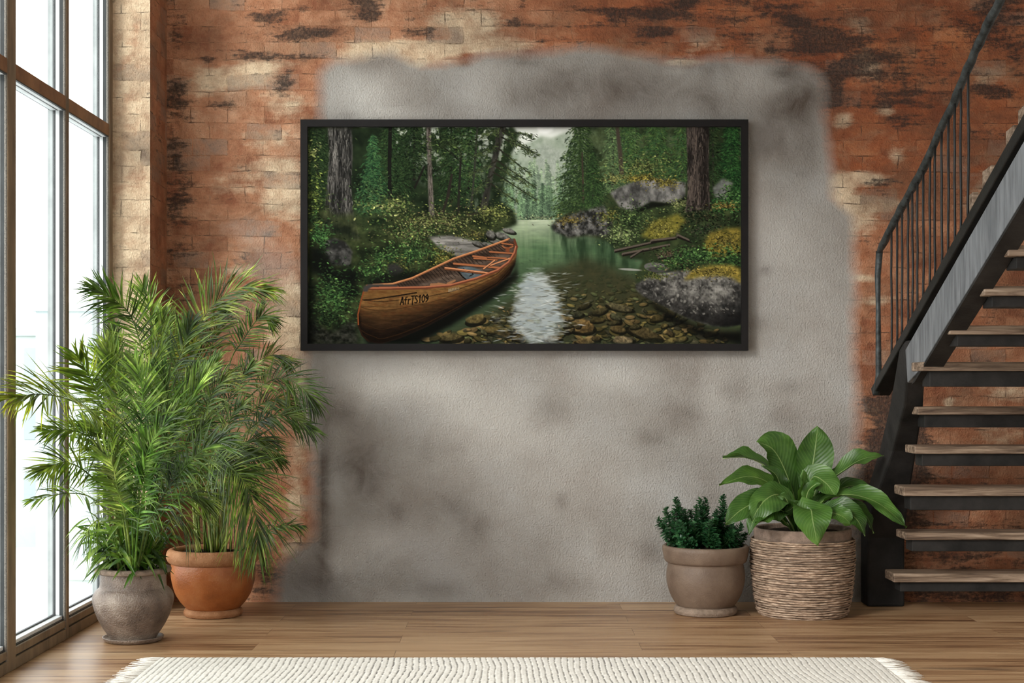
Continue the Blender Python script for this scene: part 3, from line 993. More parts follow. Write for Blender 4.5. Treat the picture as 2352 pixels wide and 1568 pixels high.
# basket
bk = thing('wicker_basket', 'round woven wicker basket holding the broad-leaved plant, by the stair foot', 'basket', (C4[0], C4[1], 0))
v0 = fl(D4)
ctrl = [(0, 97), (10, 103), (40, 109.5), (80, 114.5), (120, 117.5), (155, 117.5), (174, 115.5)]
rad_at = lambda h: float(np.interp(h, [c[0] for c in ctrl], [c[1] for c in ctrl]))
rg = np.random.default_rng(12)
rows = 33
m = MB()
tint = []
na = 150
for k in range(rows):
    h0 = 1.8 + (174 - 3.2) * k / (rows - 1)
    off = rg.uniform(0, 6.28)
    w_ = (rg.normal(0, 1.0, 7), rg.uniform(0, 6.28, 7))
    n2_ = 8
    tl_ = rg.uniform(.68, 1.12)
    ring = []
    for i in range(na):
        a = 2 * math.pi * i / na
        dz = sum(.34 * w_[0][q] * math.sin((q + 2) * a + w_[1][q]) for q in range(7)) * (0.3 if k in (0,) else 1)
        rb = rad_at(h0) + 1.1 * math.sin(15 * a + (k % 2) * math.pi) + .6 * w_[0][k % 7] * math.sin(3 * a + off)
        for j in range(n2_):
            b = 2 * math.pi * j / n2_
            th = 2.25 + .5 * math.sin(9 * a + off)
            r = (rb + 2.2 * math.cos(b)) * s4
            z = max((h0 + dz * .9 + th * math.sin(b)) * s4, .001)
            ring.append((C4[0] + r * math.cos(a), C4[1] + r * math.sin(a), z))
            tint.append((tl_, tl_, tl_))
    fs = []
    for i in range(na):
        for j in range(n2_):
            i2, j2 = (i + 1) % na, (j + 1) % n2_
            fs.append((i * n2_ + j, i2 * n2_ + j, i2 * n2_ + j2, i * n2_ + j2))
    m.add(ring, fs)
m.c = tint
m.build('weave', M['wicker'], bk, smooth=True)
m = MB()
m.lathe([((rad_at(h) - 2.6) * s4, h * s4) for h in (1.0, 10, 40, 80, 120, 155, 172)] + [((rad_at(172) - 4.5) * s4, 172 * s4), (90 * s4, 6 * s4)], 64, C4)
m.build('inner_wall', M['tread'], bk, smooth=True)
p4 = thing('potted_plant', 'broad-leaved green plant in a cement-rimmed pot standing inside the wicker basket', 'potted plant', (C4[0], C4[1], 0))
m = MB()
m.lathe(hollow(prof([(80, v0 - 9), (100, v0 - 120), (109, v0 - 172), (110.5, v0 - 180), (110.5, v0 - 195), (109.5, v0 - 199)], v0, s4), .02, .04), 80, C4)
m.build('pot', M['cement'], p4, smooth=False, bevel=.003)
Z4 = 188 * s4
soil('soil', C4, .24, Z4, p4, 4)


# ------------------------------------------------------------------ leaves
def catmull(pts, n):
    pts = [Vector(p) for p in pts]
    segs = len(pts) - 1
    out = []
    for i in range(n + 1):
        x = i / n * segs
        k = min(int(x), segs - 1)
        t = x - k
        a, b, c, d = pts[max(k - 1, 0)], pts[k], pts[k + 1], pts[min(k + 2, segs)]
        if k == 0:
            a = b * 2 - c
        if k + 2 > segs:
            d = c * 2 - b
        out.append(.5 * ((2 * b) + (-a + c) * t + (2 * a - 5 * b + 4 * c - d) * t * t + (-a + 3 * b - 3 * c + d) * t ** 3))
    return out


def keep(p):
    x, y, z = p
    x = max(x, XW + .012)
    if x < XP + .01:
        y = min(y, YP - .012)
    y = min(y, DW - .02)
    return (x, y, max(z, .004))


def frond(parent, ctrl, L=.26, w=.011, n=34, t0=.3, droop=.22, a0=62, a1=14, face=(0, -.85, .5), seed=0, c0=(1, 1, 1), c1=(1, 1, 1), rr=.0052, up=1.0, dn=1.0, name='frond', mat='palm'):
    """an arching rachis through ctrl with two ranks of folded leaflets"""
    rg = random.Random(seed * 7 + 3)
    m = MB()
    N_ = 44
    ax = catmull(ctrl, N_)
    ax = [Vector(keep(p)) for p in ax]
    m.tube(ax, [rr * (1 - .8 * i / N_) + .0006 for i in range(N_ + 1)], 6)
    base = (c0[0] * 1.1, c0[1] * 1.1, c0[2] * 1.0)
    m.c = [base] * len(m.v)
    Fv = Vector(face).normalized()
    n = int(n * 1.2)
    for k in range(n):
        u = (k + rg.uniform(-.35, .35)) / (n - 1)
        u = min(max(u, 0), 1)
        t = t0 + (1 - t0) * u
        x = t * N_
        i = min(int(x), N_ - 1)
        p = ax[i].lerp(ax[i + 1], x - i)
        T = (ax[min(i + 2, N_)] - ax[max(i - 1, 0)]).normalized()
        S_ = T.cross(Fv)
        if S_.length < .1:
            S_ = T.cross(Vector((1, 0, 0)))
        S_.normalize()
        Nn = S_.cross(T).normalized()
        ln = 1.12 * L * (.42 + .58 * math.sin(math.pi * min(1, .12 + .8 * u ** .85))) * (1 - .25 * u ** 4)
        for sd in (-1, 1, -1, 1)[:2 if rg.random() < .7 else 4]:
            if rg.random() < .05:
                continue
            l = ln * rg.uniform(.8, 1.15) * (up if sd > 0 else dn)
            ang = math.radians(a0 + (a1 - a0) * u + rg.uniform(-9, 9))
            d = T * math.cos(ang) + S_ * (sd * math.sin(ang)) + Nn * (.18 + rg.uniform(-.22, .22))
            d.normalize()
            dr = (droop + .06) * rg.uniform(.4, 1.8)
            cur = rg.uniform(-.24, .24)
            side = d.cross(Nn).normalized()
            side = (side + Nn * rg.uniform(-.5, .5)).normalized()
            nn = side.cross(d).normalized()
            ww = w * rg.uniform(.5, 1.0)
            q, o = [], len(m.v)
            K = 6
            shade = rg.choice([.45, .75, 1, 1.25, 1.9])
            for j in range(K + 1):
                f = j / K
                c = p + d * (l * f) + Vector((0, 0, -1)) * (dr * l * f * f) + side * (cur * l * f * f)
                wd = ww * (math.sin(math.pi * (.12 + .88 * f)) ** .8 * (1 - .25 * f)) + .0004
                if j == K:
                    wd = .0003
                for kk, off in ((-1, .5), (0, 0), (1, .5)):
                    q.append(keep(c + side * (kk * wd * .5) + nn * (off * wd * .45)))
                    mixv = min(1, f * .75 + u * .35)
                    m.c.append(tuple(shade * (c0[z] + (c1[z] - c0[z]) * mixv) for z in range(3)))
            fs = []
            for j in range(K):
                b = j * 3
                fs += [(b, b + 1, b + 4, b + 3), (b + 1, b + 2, b + 5, b + 4)]
            m.add(q, fs)
    return m.build(name, M[mat], parent, smooth=True)


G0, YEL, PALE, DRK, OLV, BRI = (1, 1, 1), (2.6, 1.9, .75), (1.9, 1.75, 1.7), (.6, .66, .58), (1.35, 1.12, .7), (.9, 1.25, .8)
b1 = lambda du=0, dd=0: (306 + du, 1303, D1 + dd)
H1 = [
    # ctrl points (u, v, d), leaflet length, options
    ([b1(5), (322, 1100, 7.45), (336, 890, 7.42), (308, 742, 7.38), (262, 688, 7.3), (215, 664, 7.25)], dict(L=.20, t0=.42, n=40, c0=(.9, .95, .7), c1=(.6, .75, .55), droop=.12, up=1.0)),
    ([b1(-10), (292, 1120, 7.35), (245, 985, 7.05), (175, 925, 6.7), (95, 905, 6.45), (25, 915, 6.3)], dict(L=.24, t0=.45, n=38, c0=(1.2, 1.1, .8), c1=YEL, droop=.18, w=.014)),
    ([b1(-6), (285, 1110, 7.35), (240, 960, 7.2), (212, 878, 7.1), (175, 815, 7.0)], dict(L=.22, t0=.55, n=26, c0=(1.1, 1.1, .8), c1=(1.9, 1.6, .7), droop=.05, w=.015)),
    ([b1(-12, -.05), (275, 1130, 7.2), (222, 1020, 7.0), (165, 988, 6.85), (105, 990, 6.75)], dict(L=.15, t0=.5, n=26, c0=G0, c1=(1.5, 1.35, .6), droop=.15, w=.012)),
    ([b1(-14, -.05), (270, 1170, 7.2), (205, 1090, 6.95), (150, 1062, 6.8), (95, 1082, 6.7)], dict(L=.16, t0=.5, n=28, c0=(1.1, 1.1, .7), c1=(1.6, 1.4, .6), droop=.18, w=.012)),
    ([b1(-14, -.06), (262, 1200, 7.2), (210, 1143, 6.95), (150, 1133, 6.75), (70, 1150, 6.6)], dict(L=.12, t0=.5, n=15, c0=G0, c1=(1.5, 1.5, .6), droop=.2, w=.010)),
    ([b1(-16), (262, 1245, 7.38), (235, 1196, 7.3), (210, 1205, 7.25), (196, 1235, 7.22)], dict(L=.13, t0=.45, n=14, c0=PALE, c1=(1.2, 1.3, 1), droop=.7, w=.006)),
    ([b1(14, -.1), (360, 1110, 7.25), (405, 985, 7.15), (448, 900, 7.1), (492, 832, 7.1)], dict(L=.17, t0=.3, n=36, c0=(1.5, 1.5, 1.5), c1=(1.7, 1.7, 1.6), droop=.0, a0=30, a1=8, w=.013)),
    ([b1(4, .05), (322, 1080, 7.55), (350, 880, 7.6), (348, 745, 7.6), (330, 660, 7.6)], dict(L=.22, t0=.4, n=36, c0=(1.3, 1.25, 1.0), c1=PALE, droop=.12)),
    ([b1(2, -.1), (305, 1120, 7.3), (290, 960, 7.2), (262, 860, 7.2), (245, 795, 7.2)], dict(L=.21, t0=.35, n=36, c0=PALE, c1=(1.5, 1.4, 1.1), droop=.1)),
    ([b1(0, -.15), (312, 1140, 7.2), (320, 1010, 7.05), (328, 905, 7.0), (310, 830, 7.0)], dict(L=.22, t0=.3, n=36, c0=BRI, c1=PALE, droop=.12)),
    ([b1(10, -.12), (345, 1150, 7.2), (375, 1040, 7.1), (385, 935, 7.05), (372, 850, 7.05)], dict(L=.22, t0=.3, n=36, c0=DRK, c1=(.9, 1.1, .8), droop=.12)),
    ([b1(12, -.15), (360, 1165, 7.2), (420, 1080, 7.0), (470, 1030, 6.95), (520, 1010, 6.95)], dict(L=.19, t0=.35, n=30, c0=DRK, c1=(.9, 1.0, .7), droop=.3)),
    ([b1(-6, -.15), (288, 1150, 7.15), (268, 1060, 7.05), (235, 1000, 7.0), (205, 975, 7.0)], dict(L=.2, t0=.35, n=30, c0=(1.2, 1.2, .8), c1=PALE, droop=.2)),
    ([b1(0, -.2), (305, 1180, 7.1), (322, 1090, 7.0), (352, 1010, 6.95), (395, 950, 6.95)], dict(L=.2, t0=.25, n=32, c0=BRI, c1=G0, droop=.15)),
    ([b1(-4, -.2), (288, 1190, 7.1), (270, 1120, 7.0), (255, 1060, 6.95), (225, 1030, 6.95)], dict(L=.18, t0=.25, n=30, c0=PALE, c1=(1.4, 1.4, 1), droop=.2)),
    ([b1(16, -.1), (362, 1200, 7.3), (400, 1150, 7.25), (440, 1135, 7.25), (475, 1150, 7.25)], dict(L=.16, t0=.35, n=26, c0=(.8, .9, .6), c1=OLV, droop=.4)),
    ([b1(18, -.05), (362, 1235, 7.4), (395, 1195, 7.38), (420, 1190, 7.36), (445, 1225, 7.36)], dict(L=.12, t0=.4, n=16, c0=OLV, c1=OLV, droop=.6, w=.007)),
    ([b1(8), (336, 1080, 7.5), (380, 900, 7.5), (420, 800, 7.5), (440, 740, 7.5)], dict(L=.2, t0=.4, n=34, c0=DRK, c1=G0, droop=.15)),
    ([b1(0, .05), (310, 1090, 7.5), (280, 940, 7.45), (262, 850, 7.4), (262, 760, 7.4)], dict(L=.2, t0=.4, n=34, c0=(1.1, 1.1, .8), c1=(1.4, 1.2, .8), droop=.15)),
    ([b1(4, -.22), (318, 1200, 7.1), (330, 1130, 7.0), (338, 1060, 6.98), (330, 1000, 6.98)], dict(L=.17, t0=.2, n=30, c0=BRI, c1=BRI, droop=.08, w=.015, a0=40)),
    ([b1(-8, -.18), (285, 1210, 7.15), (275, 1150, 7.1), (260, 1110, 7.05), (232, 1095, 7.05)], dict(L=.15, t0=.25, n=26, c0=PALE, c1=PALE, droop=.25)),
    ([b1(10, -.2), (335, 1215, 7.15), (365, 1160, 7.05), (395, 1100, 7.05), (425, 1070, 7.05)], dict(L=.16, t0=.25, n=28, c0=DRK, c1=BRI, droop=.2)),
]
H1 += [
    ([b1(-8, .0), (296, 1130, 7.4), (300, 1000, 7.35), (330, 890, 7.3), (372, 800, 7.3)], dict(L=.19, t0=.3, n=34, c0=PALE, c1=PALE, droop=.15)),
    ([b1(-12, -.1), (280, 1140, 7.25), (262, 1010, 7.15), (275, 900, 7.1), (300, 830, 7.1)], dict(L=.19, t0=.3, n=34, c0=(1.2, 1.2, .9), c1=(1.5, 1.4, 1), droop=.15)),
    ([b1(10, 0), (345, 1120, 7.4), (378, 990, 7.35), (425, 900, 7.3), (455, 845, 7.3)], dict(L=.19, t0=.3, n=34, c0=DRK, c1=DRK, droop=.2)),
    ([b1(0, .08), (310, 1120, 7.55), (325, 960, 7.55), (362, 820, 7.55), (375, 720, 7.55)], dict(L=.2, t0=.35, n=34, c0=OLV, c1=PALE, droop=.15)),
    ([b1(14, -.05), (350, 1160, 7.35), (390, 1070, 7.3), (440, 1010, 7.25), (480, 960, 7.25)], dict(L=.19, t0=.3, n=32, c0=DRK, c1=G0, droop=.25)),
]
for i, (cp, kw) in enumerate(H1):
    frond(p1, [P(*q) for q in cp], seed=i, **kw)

b2 = lambda du=0, dd=0: (490 + du, 1268, D2 + dd)
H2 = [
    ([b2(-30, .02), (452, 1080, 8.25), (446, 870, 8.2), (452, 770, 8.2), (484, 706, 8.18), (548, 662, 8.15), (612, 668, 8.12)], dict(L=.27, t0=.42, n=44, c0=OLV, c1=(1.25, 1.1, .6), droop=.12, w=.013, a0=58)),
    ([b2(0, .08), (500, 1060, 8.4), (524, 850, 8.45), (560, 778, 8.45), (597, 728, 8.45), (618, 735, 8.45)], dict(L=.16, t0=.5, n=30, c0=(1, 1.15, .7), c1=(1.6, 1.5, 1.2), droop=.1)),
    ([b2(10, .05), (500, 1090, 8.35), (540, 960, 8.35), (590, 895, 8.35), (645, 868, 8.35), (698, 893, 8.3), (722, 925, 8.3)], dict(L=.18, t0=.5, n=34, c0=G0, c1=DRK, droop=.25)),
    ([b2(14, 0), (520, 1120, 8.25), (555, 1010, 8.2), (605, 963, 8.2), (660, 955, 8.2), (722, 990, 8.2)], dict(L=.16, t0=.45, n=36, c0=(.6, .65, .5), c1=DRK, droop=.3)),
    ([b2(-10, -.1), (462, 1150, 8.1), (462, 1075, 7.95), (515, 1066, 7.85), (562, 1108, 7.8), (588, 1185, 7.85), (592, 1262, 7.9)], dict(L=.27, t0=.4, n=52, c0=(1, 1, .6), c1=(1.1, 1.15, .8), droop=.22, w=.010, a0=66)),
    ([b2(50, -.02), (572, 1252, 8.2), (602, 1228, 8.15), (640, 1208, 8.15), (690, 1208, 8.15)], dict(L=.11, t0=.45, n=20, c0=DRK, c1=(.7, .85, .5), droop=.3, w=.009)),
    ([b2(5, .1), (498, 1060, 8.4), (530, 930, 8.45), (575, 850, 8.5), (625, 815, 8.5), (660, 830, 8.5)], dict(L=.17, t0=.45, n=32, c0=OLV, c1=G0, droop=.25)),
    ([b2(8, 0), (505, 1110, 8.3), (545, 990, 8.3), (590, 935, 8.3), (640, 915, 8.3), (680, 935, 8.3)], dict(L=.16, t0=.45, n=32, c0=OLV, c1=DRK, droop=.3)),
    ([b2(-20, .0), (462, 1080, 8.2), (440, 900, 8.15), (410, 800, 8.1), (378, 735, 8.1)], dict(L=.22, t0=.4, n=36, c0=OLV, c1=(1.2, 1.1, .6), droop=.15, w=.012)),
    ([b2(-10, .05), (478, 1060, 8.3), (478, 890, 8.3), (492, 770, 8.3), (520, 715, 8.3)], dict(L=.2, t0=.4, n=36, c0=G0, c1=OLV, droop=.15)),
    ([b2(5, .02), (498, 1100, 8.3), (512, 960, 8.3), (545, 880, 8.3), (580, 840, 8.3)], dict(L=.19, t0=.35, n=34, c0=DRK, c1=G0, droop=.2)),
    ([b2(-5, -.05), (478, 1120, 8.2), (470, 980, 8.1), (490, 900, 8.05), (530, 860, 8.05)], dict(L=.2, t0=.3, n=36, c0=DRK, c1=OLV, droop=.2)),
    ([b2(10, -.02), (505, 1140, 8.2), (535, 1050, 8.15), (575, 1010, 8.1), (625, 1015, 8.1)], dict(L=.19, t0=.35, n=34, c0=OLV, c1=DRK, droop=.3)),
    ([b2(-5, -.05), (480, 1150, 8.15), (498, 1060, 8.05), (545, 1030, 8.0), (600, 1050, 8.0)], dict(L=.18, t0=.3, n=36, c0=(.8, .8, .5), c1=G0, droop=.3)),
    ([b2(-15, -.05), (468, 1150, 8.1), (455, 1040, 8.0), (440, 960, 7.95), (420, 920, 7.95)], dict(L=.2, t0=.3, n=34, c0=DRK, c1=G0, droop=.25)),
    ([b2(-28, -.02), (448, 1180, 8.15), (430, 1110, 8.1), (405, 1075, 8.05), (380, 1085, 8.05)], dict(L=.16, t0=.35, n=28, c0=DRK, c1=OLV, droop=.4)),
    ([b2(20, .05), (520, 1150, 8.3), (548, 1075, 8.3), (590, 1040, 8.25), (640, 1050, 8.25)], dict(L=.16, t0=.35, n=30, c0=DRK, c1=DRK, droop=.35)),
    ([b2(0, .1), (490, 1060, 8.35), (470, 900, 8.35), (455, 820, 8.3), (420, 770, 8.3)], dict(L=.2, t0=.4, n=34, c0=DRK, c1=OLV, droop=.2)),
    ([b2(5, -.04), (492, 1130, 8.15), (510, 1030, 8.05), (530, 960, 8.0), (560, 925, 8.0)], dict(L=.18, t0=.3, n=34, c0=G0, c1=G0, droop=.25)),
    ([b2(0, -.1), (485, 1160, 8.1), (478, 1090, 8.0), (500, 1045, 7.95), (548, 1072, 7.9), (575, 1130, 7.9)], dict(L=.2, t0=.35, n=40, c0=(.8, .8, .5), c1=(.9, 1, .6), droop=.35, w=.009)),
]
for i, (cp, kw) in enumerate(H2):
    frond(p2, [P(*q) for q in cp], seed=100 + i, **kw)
rg = random.Random(77)
for i in range(14):                                   # bare canes
    du, dd = rg.uniform(-44, 40), rg.uniform(-.12, .12)
    a = P(490 + du, 1272, D2 + dd)
    a.z = Z2
    b = P(490 + du * 1.3 + rg.uniform(-10, 10), rg.uniform(1020, 1130), D2 + dd * 1.2)
    m = MB()
    m.tube(catmull([a, a.lerp(b, .5) + Vector((rg.uniform(-.02, .02), 0, 0)), b], 8), [.008 - .0005 * k for k in range(9)], 7)
    m.build('cane', M['palm_stem'], p2, smooth=True)


def blade(m, p, d, l, w, droop, nrm, tint, K=6, cup=.3):
    d = d.normalized()
    side = d.cross(nrm)
    if side.length < .05:
        side = d.cross(Vector((1, 0, 0)))
    side.normalize()
    nn = side.cross(d)
    q = []
    for j in range(K + 1):
        f = j / K
        c = p + d * (l * f) + Vector((0, 0, -droop * l * f * f))
        wd = w * math.sin(math.pi * (.1 + .9 * f)) ** .8 + .0003
        for kk in (-1, 0, 1):
            q.append(keep(c + side * (kk * wd * .5) + nn * (abs(kk) * wd * cup)))
            m.c.append(tint)
    m.add(q, [(j * 3 + a, j * 3 + a + 1, j * 3 + a + 4, j * 3 + a + 3) for j in range(K) for a in (0, 1)])


# short young shoots crowding the rim of the grey pot
for i in range(74):
    a = rg.uniform(0, 6.28)
    r = rg.uniform(.01, .13)
    base = Vector((C1[0] + r * math.cos(a), C1[1] + r * math.sin(a) * .9, Z1))
    m = MB()
    lean = Vector((math.cos(a) * rg.uniform(.1, .9), math.sin(a) * .7 - .25, rg.uniform(.8, 1.6)))
    top = base + lean.normalized() * rg.uniform(.07, .36)
    m.tube([base, base.lerp(top, .5) + Vector((0, 0, .01)), top], [.003, .0025, .002], 5)
    m.c = [(.9, 1, .6)] * len(m.v)
    tn = rg.choice([(1.9, 1.9, 1.8), (1.6, 1.65, 1.4), (1.1, 1.2, .9), (.5, .6, .5), (.45, .55, .45), (.9, 1.2, .7)])
    for k in range(rg.randint(4, 7)):
        f = rg.uniform(.25, 1)
        d = Vector((rg.uniform(-1, 1), rg.uniform(-.9, .4), rg.uniform(-.5, .9)))
        blade(m, base.lerp(top, f), d, rg.uniform(.06, .15), rg.uniform(.010, .022), rg.uniform(.1, .7), Vector((rg.uniform(-.3, .3), -.6, .7)), tn)
    m.build('shoot', M['palm'], p1, smooth=True)
for i in range(16):                                   # taller strap-like shoots, fresh green
    u = rg.uniform(270, 372)
    a = P(306 + (u - 306) * .5, 1290, D1 + rg.uniform(-.1, .05))
    a.z = Z1
    b = P(u, rg.uniform(1080, 1190), D1 + rg.uniform(-.22, 0))
    m = MB()
    d = b - a
    blade(m, a, d, d.length, rg.uniform(.018, .03), rg.uniform(0, .06), Vector((rg.uniform(-.5, .5), -1, .2)), rg.choice([(.9, 1.4, .7), (1.3, 1.4, 1.1), (.6, .8, .5), (.8, 1.2, .6)]), K=9)
    m.build('strap_leaf', M['palm'], p1, smooth=True)
for i in range(10):                                   # canes of the grey pot's palm
    du, dd = rg.uniform(-34, 34), rg.uniform(-.09, .09)
    a = P(306 + du, 1295, D1 + dd)
    a.z = Z1
    b = P(306 + du * 1.5, rg.uniform(1060, 1150), D1 + dd)
    m = MB()
    m.tube(catmull([a, a.lerp(b, .5) + Vector((rg.uniform(-.015, .015), 0, 0)), b], 8), [.008 - .0005 * k for k in range(9)], 7)
    m.build('cane', M['palm_stem'], p1, smooth=True)

# ------------------------------------------------------------------ the small shrub
Q = lambda zx, zy, d: P(1480 + zx / 3.1355, 950 + zy / 3.1355, d)
tips = [(98, 745), (148, 680), (225, 600), (245, 640), (330, 690), (400, 605), (440, 600), (425, 690), (520, 690), (570, 585), (580, 640), (500, 760), (620, 770), (700, 795), (735, 860), (690, 880), (640, 840), (180, 790), (150, 850), (270, 740),
        (350, 780), (420, 800), (300, 840), (560, 800), (480, 860), (240, 880), (380, 880), (600, 900), (660, 930), (200, 700), (460, 740), (540, 730), (330, 900), (520, 900), (290, 690), (375, 660), (125, 790), (215, 840), (700, 920), (440, 900)]
for i in range(34):
    a, r = rg.uniform(0, 6.28), math.sqrt(rg.random())
    tips.append((430 + 270 * r * math.cos(a) + 20, 840 - 105 * abs(r * math.sin(a)) + rg.uniform(-20, 70)))
for i, (zx, zy) in enumerate(tips):
    dd = rg.uniform(-.17, .13) * (.4 if zy < 700 else 1)
    tip = Q(zx, zy, D3 + dd)
    bx = C3[0] + max(-.16, min(.16, (tip.x - C3[0]) * .5))
    base = Vector((bx, C3[1] + dd * .6, Z3 + .005))
    ax = catmull([base, base.lerp(tip, .55) + Vector(((tip.x - bx) * .12, 0, -.01)), tip], 14)
    m = MB()
    m.tube(ax, [.0034 - .00018 * k for k in range(15)], 5)
    m.c = [(.8, .75, .5)] * len(m.v)
    L_ = sum((ax[k + 1] - ax[k]).length for k in range(14))
    cnt = int(L_ / .0021)
    for k in range(cnt):
        f = .12 + .88 * k / cnt
        x = f * 14
        j = min(int(x), 13)
        p = ax[j].lerp(ax[j + 1], x - j)
        T = (ax[j + 1] - ax[j]).normalized()
        az = k * 2.4 + rg.uniform(-.4, .4)
        e1 = T.cross(Vector((0, 1, .2))).normalized()
        e2 = T.cross(e1)
        R_ = e1 * math.cos(az) + e2 * math.sin(az)
        d = R_ * rg.uniform(.7, 1.1) + T * rg.uniform(.2, .8)
        p = p + R_ * rg.uniform(0, .028) * (1 - f ** 3)
        sz = rg.uniform(.022, .036) * (1.0 - .4 * f ** 4)
        sh = rg.uniform(.7, 1.35)
        blade(m, p, d, sz, sz * .62, rg.uniform(-.1, .3), T + Vector((rg.uniform(-.3, .3), rg.uniform(-.6, 0), rg.uniform(0, .4))), (sh, sh, sh), K=4, cup=.12)
    m.build('branch', M['shrub'], p3, smooth=True)


# ------------------------------------------------------------------ broad leaves
def broad(pts, w, face, fold=.25, wave=.016, nx=22, ny=10, seed=0, tint=(1, 1, 1), left=1.0, right=1.0, tipw=.35, peak=.5, stalk=.0, roll=0.0):
    """a strap-shaped leaf blade along pts; w = full width in metres"""
    rg = random.Random(seed)
    m = MB()
    ax = catmull(pts, nx)
    Fv = Vector(face).normalized()
    ph1, ph2 = rg.uniform(0, 6), rg.uniform(0, 6)
    vs = []
    for i in range(nx + 1):
        t = i / nx
        T = (ax[min(i + 1, nx)] - ax[max(i - 1, 0)]).normalized()
        S_ = T.cross(Fv)
        S_.normalize()
        Nn = S_.cross(T).normalized()
        if roll:
            c, s = math.cos(roll * t), math.sin(roll * t)
            S_, Nn = S_ * c + Nn * s, Nn * c - S_ * s
        tt = max(0, (t - stalk) / (1 - stalk))
        a = math.log(.5) / math.log(peak)
        pf = math.sin(math.pi * tt ** a) ** (.62 if tt ** a < .5 else .55 + .35 * (1 - tipw))
        half = w * .5 * max(pf, .03 if t < .95 else .0) + .004 * (1 - t)
        for j in range(ny + 1):
            v = j / ny * 2 - 1
            hw = half * (left if v < 0 else right)
            e = abs(v)
            p = ax[i] + S_ * (v * hw * (1 - .12 * fold * e)) + Nn * (fold * hw * (e ** 1.3) + wave * e * e * (math.sin(9 * t + ph1 + (2 if v > 0 else 0)) + .5 * math.sin(21 * t + ph2 * v) + .3 * math.sin(37 * t + ph1 * v)))
            vs.append(keep(p))
            m.c.append(tint)
            m.uv[len(vs) - 1] = (t, v)
    fs = [(i * (ny + 1) + j, i * (ny + 1) + j + 1, (i + 1) * (ny + 1) + j + 1, (i + 1) * (ny + 1) + j) for i in range(nx) for j in range(ny)]
    m.add(vs, fs)
    # the stout midrib under the blade
    n0 = len(m.v)
    m.tube([p + Fv * -.003 for p in ax], [.006 * (1 - .8 * i / nx) + .0006 for i in range(nx + 1)], 6)
    for k in range(n0, len(m.v)):
        m.uv[k] = (.5, 0)
        m.c.append((1.1, 1.15, 1))
    return m.build('leaf', M['fern'], p4, smooth=True)


